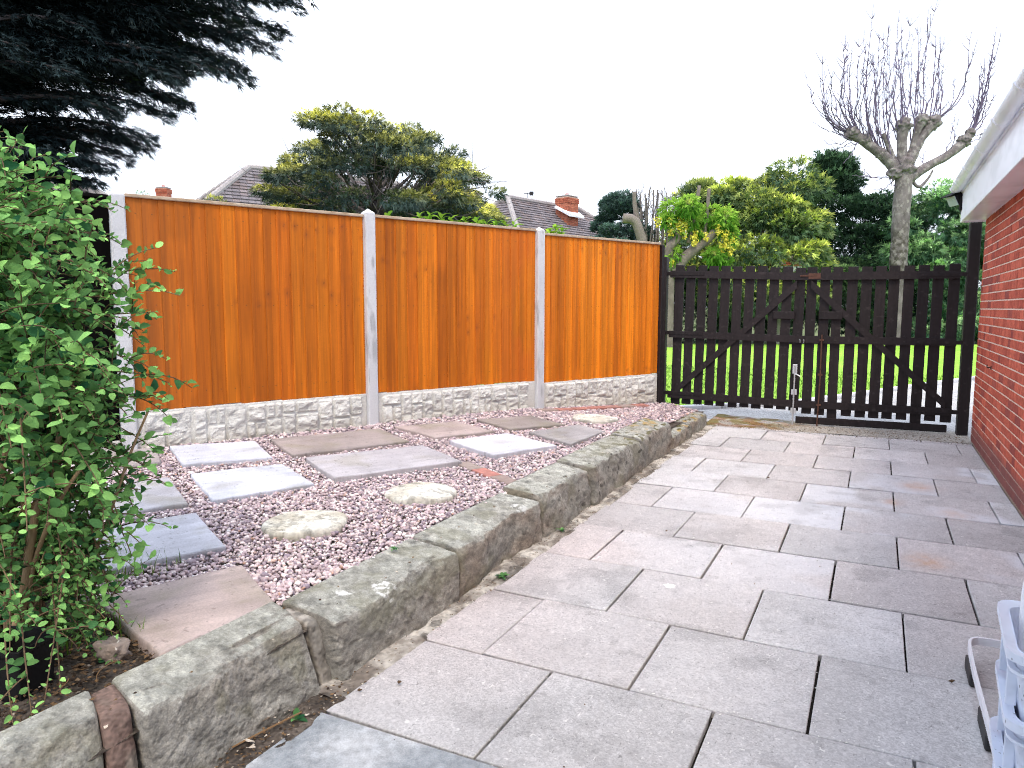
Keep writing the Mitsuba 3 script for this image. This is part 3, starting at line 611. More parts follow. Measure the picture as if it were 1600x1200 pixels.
# gravel: rounded pebbles, each a small stone, thicker and finer near the camera
def pebbles():
    ico = trimesh.creation.icosphere(1); hi = (np.array(ico.vertices), np.array(ico.faces))
    oc = trimesh.creation.icosphere(0); lo = (np.array(oc.vertices), np.array(oc.faces))
    def lump(base, seed):
        r = np.random.RandomState(seed); v = base[0].copy(); v *= 1 + .28 * (meshkit.noise(v * 1.6 + seed * 7)[:, None] - .5) * 2
        for _ in range(3):   # a few flattened facets
            d = unit(r.normal(size=3)); h = v @ d; v = v - np.maximum(h - .72, 0)[:, None] * d
        return v * [1.0, r.uniform(.66, .95), r.uniform(.5, .8)], base[1]
    H = [lump(hi, s) for s in range(9)]; Lo = [lump(lo, s + 20) for s in range(7)]
    xs, ys, zs = [], [], []
    sp = .0150
    gx, gy = np.meshgrid(np.arange(-5.6, -1.82, sp), np.arange(1.55, 8.66, sp)); gx, gy = gx.ravel(), gy.ravel()
    gx = gx + R.uniform(-.5, .5, gx.shape) * sp; gy = gy + R.uniform(-.5, .5, gy.shape) * sp
    sfence = (gx - P0[0]) * N2[0] + (gy - P0[1]) * N2[1]
    keep = sfence > .03
    edge = 1.62 + .12 * np.sin(gx * 5) + np.clip(-2.3 - gx, 0, 3) * .32
    keep &= gy > np.where(gx > -2.35, 1.99, edge)
    keep &= ~((gx > -1.95 + .012 * np.sin(gy * 9)) & (gy < 6.81)) & ~((gx > -1.86) & (gy >= 6.81))
    gx, gy = gx[keep], gy[keep]
    cover = np.zeros(len(gx), bool)
    for pl in slab_polys:
        c = np.mean(pl, 0); q = [tuple(c + (np.array(p) - c) * .965) for p in pl]; cover |= inside(q, gx, gy)
    gx, gy = gx[~cover], gy[~cover]
    dist = np.hypot(gx, gy); far = dist > 6
    drop = R.uniform(size=len(gx)) < np.where(far, .38, np.where(dist > 4.6, .18, 0)); gx, gy, dist = gx[~drop], gy[~drop], dist[~drop]
    G = Geo(); n = len(gx); size = np.exp(R.normal(math.log(.0098), .27, n)) * np.where(dist > 6, 1.18, 1.0)
    gz = bed_z(gx, gy) + R.uniform(-.006, .011, n)
    al = R.uniform(0, 6.283, n); tilt = R.normal(0, .38, n); ta = R.uniform(0, 6.283, n)
    near = dist < 3.2
    for grp, bases in ((near, H), (~near, Lo)):
        idx = np.flatnonzero(grp); pick = R.randint(0, len(bases), len(idx))
        for b, (bv, bf) in enumerate(bases):
            k = idx[pick == b]
            if not len(k): continue
            v = np.broadcast_to(bv, (len(k),) + bv.shape) * size[k][:, None, None]
            ca, sa = np.cos(al[k])[:, None], np.sin(al[k])[:, None]
            v = np.stack([v[..., 0] * ca - v[..., 1] * sa, v[..., 0] * sa + v[..., 1] * ca, v[..., 2]], -1)
            ax = np.stack([np.cos(ta[k]), np.sin(ta[k])], -1); ct, st = np.cos(tilt[k])[:, None], np.sin(tilt[k])[:, None]
            h = (v[..., :2] * ax[:, None]).sum(-1); z2 = h * st + v[..., 2] * ct; h2 = h * ct - v[..., 2] * st
            v = np.concatenate([v[..., :2] + (h2 - h)[..., None] * ax[:, None], z2[..., None]], -1)
            v = v + np.stack([gx[k], gy[k], gz[k]], -1)[:, None]
            f = (bf[None] + (np.arange(len(k)) * len(bv))[:, None, None]).reshape(-1, 3)
            t = np.repeat(np.stack([R.uniform(size=len(k)), R.uniform(size=len(k))], -1), len(bv), 0)
            G.add(v.reshape(-1, 3), f, t)
    print('pebbles', n, 'triangles', sum(len(x) for x in G.f))
    return G.shape('pebble', True)
stuff('gravel', pebbles(), 'mauve and pink rounded pebbles filling the raised bed', 'gravel')


# ------------------------------------------------------------------ the boarded fence
FL = frame((P0[0], P0[1], 0), (U[0], U[1], 0), (N2[0], N2[1], 0))     # local (along, towards the garden, up)
def fence_post(t, top, lab):
    g = Geo(); s = t * BAY; h = .048
    prof = [(-h, -h), (h, -h), (h, h), (-h, h)]; v = []
    for z, k in ((.0, 1), (top - .045, 1), (top - .035, .93)):
        for a, b in ((-1, -.8), (-.8, -1), (.8, -1), (1, -.8), (1, .8), (.8, 1), (-.8, 1), (-1, .8)): v.append((s + a * h * k, b * h * k + .010, z))
    v.append((s, .010, top)); v = np.array(v); F = []
    for r in range(2):
        for i in range(8): a, b = r * 8 + i, r * 8 + (i + 1) % 8; F += [[a, b, b + 8], [a, b + 8, a + 8]]
    F += [[16 + i, 16 + (i + 1) % 8, 24] for i in range(8)]
    single('concrete_post', g.add(FL(v), F).shape('cast_concrete'), lab, 'fence post', 'concrete fence posts')
fence_post(0, 2.175, 'wide looking concrete fence post at the left, partly covered by the shrub')
fence_post(1, 2.205, 'concrete fence post between the darker first and the second orange panel')
fence_post(2, 2.185, 'concrete fence post farthest along, before the last orange panel')

def panel(t, z0, z1, lab, key='fence_wood', seed=1):
    r = np.random.RandomState(seed); k = thing('timber_fence', lab, 'fence panel', 'orange boarded fence panels' if key == 'fence_wood' else None)
    a, b = t * BAY + .052, (t + 1) * BAY - .052; n = 17; w = (b - a) / n
    for i in range(n):
        x0 = a + i * w; x1 = x0 + w + .020 if i < n - 1 else b; jag = r.uniform(-.006, .006); sk = r.uniform(-.0012, .0012)
        thick, thin, base = .008, .003, .004 + r.uniform(-.001, .001)
        # feathered board: thick edge on the left, its thin edge tucked under the next one
        y0a, y1a, y0b, y1b = base, base + thick + .005, base, base + thin
        if i == n - 1: y1b = base + .006
        zz = [z0 + jag, z1 - .012]
        c = .002
        V = []
        for z in (zz[0], zz[0] + c, zz[1]):
            s = c if z == zz[0] else 0
            V += [(x0 + sk * (z - z0), y0a, z), (x1, y0b, z), (x1, y1b - s * .3, z), (x0 + .004, y1a - s, z), (x0 + sk * (z - z0), y1a - .003 - s, z)]
        F = []
        for q in range(2):
            for j in range(5): m, o = q * 5 + j, q * 5 + (j + 1) % 5; F += [[m, o, o + 5], [m, o + 5, m + 5]]
        for m in (0, 10): F += [[m, m + 1, m + 2], [m, m + 2, m + 3], [m, m + 3, m + 4]]
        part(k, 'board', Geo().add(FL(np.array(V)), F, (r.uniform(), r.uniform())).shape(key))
    part(k, 'capping', Geo().add(*map(lambda q: q, (FL(chamfer_box(a, b, -.022, .034, z1 - .012, z1 + .012, .004)[0]), CB[1])), (.75, .3)).shape(key if key != 'fence_wood' else 'capping_wood'))
    g = Geo()
    for z in (z0 + .12, (z0 + z1) / 2, z1 - .12): g.add(FL(chamfer_box(a, b, -.038, .002, z - .02, z + .02, .003)[0]), CB[1], (.3, .3))
    part(k, 'rail', g.shape(key))
    return k
def cap_col(p, n, uv): return mix((0.30, 0.20, 0.12), (0.52, 0.44, 0.35), fbm(p.x * 20, p.y * 20, p.z * 20, 3))
mat('capping_wood', cap_col, 0.85)
panel(0, .615, 2.140, 'nearest orange fence panel, brownish toward its left end', seed=3)
panel(1, .608, 2.146, 'middle orange fence panel with reddish knotty patches at its right', seed=4)
panel(2, .580, 2.116, 'last orange fence panel ending at the dark gate post', seed=5)
panel(-1, .42, 2.120, 'dark fence panel with painted shade behind the shrub', key='shaded_dark_boards', seed=6)

def gravel_board(t, z0, z1, lab, seed):
    r = np.random.RandomState(seed); k = thing('gravel_board', lab, 'gravel board', 'rock faced concrete gravel boards under the fence')
    a, b = t * BAY + .050, (t + 1) * BAY - .050
    part(k, 'panel', Geo().add(FL(chamfer_box(a, b, -.030, .018, z0, z1, .004)[0]), CB[1], (.5, .5)).shape('rock_face_concrete'))
    x = a + .045; bands = []
    lo, hi = z0 + .035, z1 - .012
    while x < b - .09:
        w = min(r.uniform(.085, .20), b - .045 - x)
        if w < .06: break
        if w > .135 and r.rand() < .55:    # wide one over or under a pair
            m = lo + (hi - lo) * r.uniform(.42, .66); q = x + w * r.uniform(.35, .65)
            if r.rand() < .5: bands += [(x, x + w, lo, m), (x, q, m, hi), (q, x + w, m, hi)]
            else: bands += [(x, x + w, m, hi), (x, q, lo, m), (q, x + w, lo, m)]
        elif r.rand() < .22: bands += [(x, x + w, lo, hi)]
        else: m = lo + (hi - lo) * r.uniform(.30, .70); bands += [(x, x + w, lo, m), (x, x + w, m, hi)]
        x += w
    for (x0, x1, y0, y1) in bands:
        nx, ny = max(5, int((x1 - x0) / .014)), max(5, int((y1 - y0) / .014)); X, Y = np.meshgrid(np.linspace(0, 1, nx + 1), np.linspace(0, 1, ny + 1), indexing='ij')
        px, pz = x0 + .005 + X * (x1 - x0 - .010), y0 + .005 + Y * (y1 - y0 - .010); q = np.stack([px * 15 + seed * 9, pz * 24, X * 0], -1)
        e = np.minimum(np.minimum(X, 1 - X) * (x1 - x0), np.minimum(Y, 1 - Y) * (y1 - y0)) / .016
        tl = r.normal(0, .012, 2)
        fc = np.abs(meshkit.fbm(q * .8 + 3, 3) - .5)
        hgt = .016 + .034 * (meshkit.fbm(q, 3) - .4) + tl[0] * (X - .5) + tl[1] * (Y - .5) - .05 * fc + .013
        hgt = np.maximum(hgt, .004) * np.clip(e, 0, 1) ** .6
        v = np.stack([px, .0165 + hgt, pz], -1).reshape(-1, 3); i, j = np.meshgrid(np.arange(nx), np.arange(ny), indexing='ij'); s = ny + 1
        f = np.stack([i * s + j, i * s + j + 1, (i + 1) * s + j + 1, (i + 1) * s + j], -1).reshape(-1, 4)
        part(k, 'stone', Geo().add(FL(v), f, (r.uniform(), .5)).shape('rock_face_concrete', False))
gravel_board(0, .28, .612, 'pale rock faced gravel board under the nearest orange panel', 3)
gravel_board(1, .27, .605, 'pale rock faced gravel board under the middle orange panel', 4)
gravel_board(2, .20, .577, 'pale rock faced gravel board under the last orange panel', 5)
single('gravel_board', Geo().add(FL(chamfer_box(-BAY + .05, -.05, -.030, .018, .1, .416, .004)[0]), CB[1], (.1, .1)).shape('rock_face_concrete'), 'plain gravel board under the black panel behind the shrub', 'gravel board')

# ------------------------------------------------------------------ the gate: two dark picket leaves between dark posts
GA, GB = np.array([-2.325, 8.99]), np.array([.80, 9.125]); GL = np.linalg.norm(GB - GA); gd = (GB - GA) / GL; gn = np.array([gd[1], -gd[0]])
GF = frame((GA[0], GA[1], 0), (gd[0], gd[1], 0), (gn[0], gn[1], 0))
def timber(x0, x1, y0, y1, z0, z1, c=.005, uv=None): return Geo().add(GF(chamfer_box(x0, x1, y0, y1, z0, z1, c)[0]), CB[1], uv or (R.uniform(), R.uniform())).shape('dark_timber')
def slanted(xa, za0, za1, xb, zb0, zb1, y0, y1):
    v = np.array([[xa, y0, za0], [xb, y0, zb0], [xb, y1, zb0], [xa, y1, za0], [xa, y0, za1], [xb, y0, zb1], [xb, y1, zb1], [xa, y1, za1]])
    return Geo().add(GF(v), BOXF, (R.uniform(), R.uniform())).shape('dark_timber')
half = GL / 2
def leaf(lab, x0, x1, sag, tops, lower):
    """sag(x): how far the left leaf droops; rails face the garden, pickets stand behind them."""
    k = thing('gate', lab, 'gate', 'pair of dark picket gate leaves'); n = 11; w = .107; pitch = (x1 - x0 - w) / (n - 1)
    for i in range(n):
        xa = x0 + i * pitch + R.uniform(-.006, .006); c = xa + w / 2; ww = w * R.uniform(.94, 1.03); b = .150 + R.uniform(-.006, .008) + (-.02 if lower else .015)
        if lower and i in (2, 8): b = .03
        lean = R.uniform(-.004, .004); top = tops + sag(c) + R.uniform(-.012, .010)
        xt = lean + .018 * (1 if not lower else 0)
        v = np.array([[xa, -.022, b], [xa + ww, -.022, b], [xa + ww, .0, b], [xa, .0, b], [xa + xt, -.022, top], [xa + ww + xt, -.022, top - R.uniform(0, .008)], [xa + ww + xt, .0, top - R.uniform(0, .008)], [xa + xt, .0, top]])
        part(k, 'picket', Geo().add(GF(v), BOXF, (R.uniform(), R.uniform())).shape('dark_timber'))
    for z, h in ((1.682, .086), (.962, .082), (.205, .082)):
        s0, s1 = sag(x0), sag(x1)
        if z < 1: s0, s1 = s0 * .7, s1 * .7
        part(k, 'rail', slanted(x0 - .035, z + s0, z + s0 + h, x1 + (.0 if lower else .002), z + s1, z + s1 + h, .001, .042))
    return k
sagL = lambda x: .055 * (1 - x / half)
gl = leaf('left gate leaf of dark pickets with its diagonal brace rising to the right', .045, half - .022, sagL, 1.838, False)
gr = leaf('right gate leaf of dark pickets with an extra board along its foot', half + .012, GL - .035, lambda x: 0.0, 1.838, True)
part(gl, 'brace', slanted(.10, .285, .375, half - .09, 1.59, 1.685, .002, .036))
part(gr, 'brace', slanted(half + .06, 1.59, 1.685, GL - .10, .275, .365, .002, .036))
for k, a, b in ((gl, half - .34, half - .10), (gr, half + .155, half + .405)): part(k, 'block', timber(a, b, .003, .040, 1.235, 1.325))
part(gr, 'foot_board', timber(half - .045, GL - .07, .003, .028, .018, .100), label='extra board along the foot of the leaf')
g = Geo()   # drop bolt: plate, sliding rod and two keepers
for (z0, z1, w) in ((.60, .715, .026), (.355, .42, .032), (.135, .20, .030)): g.add(GF(chamfer_box(half - .072 - w, half - .072 + w, .043, .055, z0, z1, .003)[0]), CB[1])
g.add(*(lambda q: (GF(q[0]), q[1]))(tube([(half - .072, .062, .70), (half - .072, .062, .50), (half - .075, .062, -.01)], .0095, 8)))
g.add(*(lambda q: (GF(q[0]), q[1]))(tube([(half - .072, .062, .60), (half - .045, .072, .595), (half - .01, .075, .575)], .008, 6)))
part(gl, 'drop_bolt', g.shape('galvanised'), label='galvanised drop bolt on the meeting picket')
g = Geo()
g.add(*(lambda q: (GF(q[0]), q[1]))(tube([(half + .200, .055, 1.06), (half + .202, .058, .55), (half + .190, .056, 0.0)], .0085, 6)))
for z in (1.00, .60, .25): g.add(GF(chamfer_box(half + .175, half + .225, .043, .06, z - .012, z + .012, .003)[0]), CB[1])
part(gr, 'drop_rod', g.shape('rusty_iron'), label='rusty drop rod reaching the ground')
g = Geo().add(GF(chamfer_box(half - .06, half + .085, .043, .052, 1.722, 1.742, .002)[0]), CB[1]).add(GF(chamfer_box(half + .03, half + .16, .043, .049, 1.695, 1.758, .002)[0]), CB[1])
part(gr, 'latch', g.shape('rusty_iron'))
g = Geo()
for dx in (-.035, .005):
    g.add(*(lambda q: (GF(q[0]), q[1]))(tube([(half + dx, .043, 1.0), (half + dx + .008, .065, .99), (half + dx + .004, .05, .965)], .006, 6)))
part(gl, 'staple', g.shape('galvanised'))
for k, xe, s in ((gl, .0, 1), (gr, GL, -1)):
    for z in (1.725, 1.0, .25):
        zz = z + (sagL(0) if k == gl else 0)
        part(k, 'hinge', Geo().add(GF(chamfer_box(min(xe - s * .03, xe + s * .42), max(xe - s * .03, xe + s * .42), .0425, .049, zz - .022, zz + .022, .002)[0]), CB[1], (.2, .2)).shape('dark_timber'))
def gate_post(x, y, w, d, z0, z1, lab):
    k = thing('gate_post', lab, 'gate post')
    scene[k] = Geo().add(GF(chamfer_box(x, x + w, y, y + d, z0, z1, .008)[0]), CB[1], (.3, .6)).shape('dark_timber'); return k
gate_post(-.125, -.02, .105, .14, 0, 1.985, 'dark timber gate post at the end of the orange fence')
single('fence_end_post', Geo().add(FL(chamfer_box(3 * BAY - .050, 3 * BAY - .004, -.03, .05, .1, 2.10, .004)[0]), CB[1], (.2, .5)).shape('dark_timber'), 'slim dark batten closing the last orange panel', 'post')
gate_post(GL + .02, -.06, .105, .12, -.02, 2.265, 'tall black gate post at the corner of the brick wall')

# ------------------------------------------------------------------ the brick building on the right
house = thing('brick_building', 'red brick building with white gutter along the right side of the paving', 'building')
WX, WY, WTOP = .92, 8.72, 2.34
counts[house + '__wall'] = 0
wk = part(house, 'wall', Geo().add(*box(WX + .0030, WX + 5.0, -2.0, WY - .0035, -.05, 2.40)).shape('brick_mortar'))
BR = []
for c in range(31):
    z0 = .012 + c * .0752; off = 0 if c % 2 == 0 else .1125
    y = WY
    first = True
    while y > 3.0:
        L = .2155
        if first and off: L = .1028
        elif R.rand() < .30: L = .1028
        first = False
        BR.append((y - L, y, z0)); y -= L + .0098
BR.sort(key=lambda b: (WX ** 2 + (b[0] if b[0] > 4.7 else 99) ** 2 + .15 * (b[2] - 1.2) ** 2)); near_b = BR[:300]; rest = BR[300:]
for (a, b, z) in near_b:
    px = R.uniform(-.0012, .0012)
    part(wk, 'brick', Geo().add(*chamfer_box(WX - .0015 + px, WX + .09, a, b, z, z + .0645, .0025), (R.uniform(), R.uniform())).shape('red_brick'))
g = Geo()
for (a, b, z) in rest: g.add(*chamfer_box(WX - .0015 + R.uniform(-.0012, .0012), WX + .09, a, b, z, z + .0645, .0025), (R.uniform(), R.uniform()))
part(wk, 'bricks', g.shape('red_brick'), stuff=True)
EX, EY, EZ = .705, 8.80, 2.235    # eaves: fascia line, front end, underside
part(house, 'soffit', Geo().add(*box(EX + .018, WX + .3, -2, EY - .002, EZ + .012, EZ + .022)).shape('white_pvc'))
part(house, 'fascia', Geo().add(*chamfer_box(EX, EX + .018, -2, EY, EZ, EZ + .30, .003)).add(*chamfer_box(EX + .019, WX + .5, EY - .018, EY - .001, EZ, EZ + .30, .003)).shape('white_pvc'))
# half round gutter with joint collars and a stopped end
def gutter(y0, y1, r0, r1, z, x):
    a = np.linspace(np.pi, 2 * np.pi, 13); prof = [(x + r1 * math.cos(t), z + r1 * math.sin(t)) for t in a] + [(x + r0 * math.cos(t), z + r0 * math.sin(t)) for t in a[::-1]]
    n = len(prof); v = np.array([(p[0], y, p[1]) for y in (y0, y1) for p in prof]); F = [[i, (i + 1) % n, n + (i + 1) % n, n + i] for i in range(n)]
    F = np.vstack([[[a, b, c], [a, c, d]] for a, b, c, d in F] + [[[o + i, o + i + 1, o + n - 2 - i], [o + i, o + n - 2 - i, o + n - 1 - i]] for o in (0, n) for i in range(12)])
    return v, F
gx, gz, gr_ = EX - .058, EZ + .345, .054
part(house, 'fascia_cover', Geo().add(*box(EX - .012, WX + .6, -2, EY - .004, EZ + .302, EZ + .335)).shape('white_pvc'))
part(house, 'gutter', Geo().add(*gutter(-2, EY - .06, gr_ - .004, gr_, gz, gx)).shape('white_pvc', 35))
for y in (8.25, 7.42, 6.55, 5.66, 4.8): part(house, 'gutter_bracket', Geo().add(*gutter(y, y + .055, gr_ - .001, gr_ + .007, gz + .004, gx)).shape('white_pvc', 35))
part(house, 'gutter_end', Geo().add(*gutter(EY - .062, EY - .052, .001, gr_ + .005, gz + .003, gx)).shape('white_pvc', 35))
g = Geo()
for i in range(16):
    for j in range(9):
        y = EY + .06 - j * .30 if False else EY + .05 - .30 * j
        x = EX - .055 + i * .27; z = EZ + .335 + i * .10
        a, b = math.cos(.354), math.sin(.354)
        v = chamfer_box(0, .34, y - .296, y, 0, .022, .004)[0]; v = np.stack([x + v[:, 0] * a - v[:, 2] * b, v[:, 1], z + .03 + v[:, 0] * b * .9 + v[:, 2] * a], 1)
        g.add(v, CB[1], (R.uniform(), R.uniform()))
part(house, 'roof', g.shape('roof_tile'), stuff=True)
# floodlight on the fascia corner
fl = thing('floodlight', 'small black floodlight at the corner of the white fascia', 'lamp')
c = np.array([EX - .055, EY + .015, EZ + .235]); fd = unit(np.array([-.75, -.35, -.42])); fu = unit(np.cross(np.cross(fd, [0, 0, 1]), fd)); fs = np.cross(fd, fu)
FF = frame(c, fs, fd, fu)
v, f = chamfer_box(-.092, .092, -.045, .03, -.062, .062, .014)
part(fl, 'body', Geo().add(FF(v), f).shape('black_plastic'))
part(fl, 'glass', Geo().add(FF(chamfer_box(-.08, .08, .031, .036, -.052, .052, .003)[0]), CB[1]).shape('lamp_glass'))
g = Geo(); g.add(FF(chamfer_box(-.098, .098, -.05, .075, .064, .074, .004)[0]), CB[1])
part(fl, 'hood', g.shape('black_plastic'))
g = Geo(); g.add(*tube([c + fs * .0 - fd * .03 + [0, 0, -.02], (EX - .02, EY - .05, EZ + .18), (EX - .001, EY - .06, EZ + .18)], .013, 8)); g.add(*chamfer_box(EX - .022, EX - .002, EY - .11, EY - .02, EZ + .12, EZ + .24, .004))
g.add(*tube(spline([c - fd * .04 + [0, 0, -.03], c - fd * .07 + [0, 0, -.075], (EX - .012, EY - .07, EZ + .10), (EX - .012, EY - .07, EZ + .14)], 10), .004, 6))
part(fl, 'bracket', g.shape('black_plastic'))
single('wall_hook', Geo().add(*tube([(WX + .01, 7.62, .845), (WX - .03, 7.62, .845), (WX - .034, 7.62, .872)], .006, 6)).add(*chamfer_box(WX - .006, WX, 7.60, 7.64, .83, .86, .002)).shape('rusty_iron'), 'tiny rusty hook sticking out of the brick wall', 'hook')

# ------------------------------------------------------------------ stacked plastic crates, trolley handle
CA = math.radians(-3.7); ce = np.array([math.cos(CA), math.sin(CA)]); cn = np.array([-ce[1], ce[0]])
def crate(z0, h, lab, dx=0., dy=0.):
    k = thing('crate', lab, 'crate', 'stack of blue grey plastic crates'); F_ = frame((.318 + dx, 2.0 + dy, z0), (ce[0], ce[1], 0), (cn[0], cn[1], 0)); W_, D_ = .60, .40
    def ring(x0, x1, y0, y1, rad, n=6):
        P = []
        for cx, cy, a0 in ((x1 - rad, y1 - rad, 0), (x0 + rad, y1 - rad, 90), (x0 + rad, y0 + rad, 180), (x1 - rad, y0 + rad, 270)):
            for t in np.linspace(a0, a0 + 90, n): P.append((cx + rad * math.cos(math.radians(t)), cy + rad * math.sin(math.radians(t))))
        return np.array(P)
    def loft(rings):
        V = np.vstack([np.c_[a, np.full(len(a), z)] for a, z in rings]); n = len(rings[0][0]); f = []
        for q in range(len(rings) - 1):
            for i in range(n): a, b = q * n + i, q * n + (i + 1) % n; f += [[a, b, b + n], [a, b + n, a + n]]
        return V, np.array(f)
    o = lambda i, rad=.05: ring(i, W_ - i, i, D_ - i, rad)
    V, f = loft([(o(.045), .0), (o(.045), .002), (o(.022), h - .03), (o(.026), h - .006), (o(.048), .012)])
    n = 24; V = np.vstack([V, [[W_ / 2, D_ / 2, .012], [W_ / 2, D_ / 2, 0]]]); f = np.vstack([f, [[4 * n + i, 4 * n + (i + 1) % n, 5 * n] for i in range(n)], [[(i + 1) % n, i, 5 * n + 1] for i in range(n)]])
    part(k, 'tub', Geo().add(F_(V), f).shape('crate_plastic', 40))
    V, f = loft([(o(.026), h - .008), (o(.0), h), (o(.0), h - .022), (o(.004), h - .024), (o(.004), h - .008), (o(.018), h - .010)])
    part(k, 'rim', Geo().add(F_(V), f).shape('crate_plastic', 40))
    V, f = loft([(o(.022), h - .050), (o(.008), h - .048), (o(.008), h - .056), (o(.022), h - .058)])
    g = Geo().add(F_(V), f)
    for y in (.10, .30):
        g.add(F_(chamfer_box(.010, .034, y - .005, y + .005, h * .18, h - .05, .002)[0]), CB[1])
    for x in (.10, .2, .3, .4, .5):
        g.add(F_(chamfer_box(x - .004, x + .004, .012, .034, h * .12, h - .05, .002)[0]), CB[1])
    part(k, 'rib', g.shape('crate_plastic'))
    return k
crate(.000, .205, 'bottom crate of the blue grey plastic stack, standing on the paving')
crate(.172, .205, 'middle crate of the blue grey plastic stack by the brick building', .004, .004)
crate(.345, .205, 'topmost crate of the blue grey plastic stack, holding a pale tube', -.002, .002)
pt = np.array([.40, 2.30]); 
g = Geo().add(*tube([(.392, 2.285, .372), (.396, 2.305, .60), (.398, 2.308, .628), (.398, 2.309, .640)], [.013, .013, .013, .010], 14))
single('plastic_tube', g.shape('pale_plastic', 40), 'pale plastic tube standing upright in the topmost crate', 'tube')
tr = thing('trolley_handle', 'bent flat metal loop with black grips lying behind the crates', 'trolley')
path = np.array([(.86, 3.10), (.60, 3.235), (.47, 3.262), (.415, 3.258), (.385, 3.225), (.378, 3.17), (.372, 2.90), (.372, 2.62), (.372, 2.35), (.380, 2.25)])
c = spline(path, 60); t = unit(np.gradient(c, axis=0)); nn = np.stack([-t[:, 1], t[:, 0]], 1); V = []
for a, z in ((.005, .055), (-.005, .055), (-.005, .085), (.005, .085)): V.append(np.c_[c + nn * a, np.full(len(c), z)])
V = np.stack(V, 1).reshape(-1, 3); F = []
for i in range(len(c) - 1):
    for j in range(4): a, b = i * 4 + j, i * 4 + (j + 1) % 4; F += [[a, b, b + 4], [a, b + 4, a + 4]]
part(tr, 'loop', Geo().add(V, F).shape('aluminium'))
for y0, y1 in ((2.98, 3.14), (2.55, 2.74)): part(tr, 'grip', Geo().add(*chamfer_box(.362, .384, y0, y1, .002, .057, .006)).shape('black_rubber'))

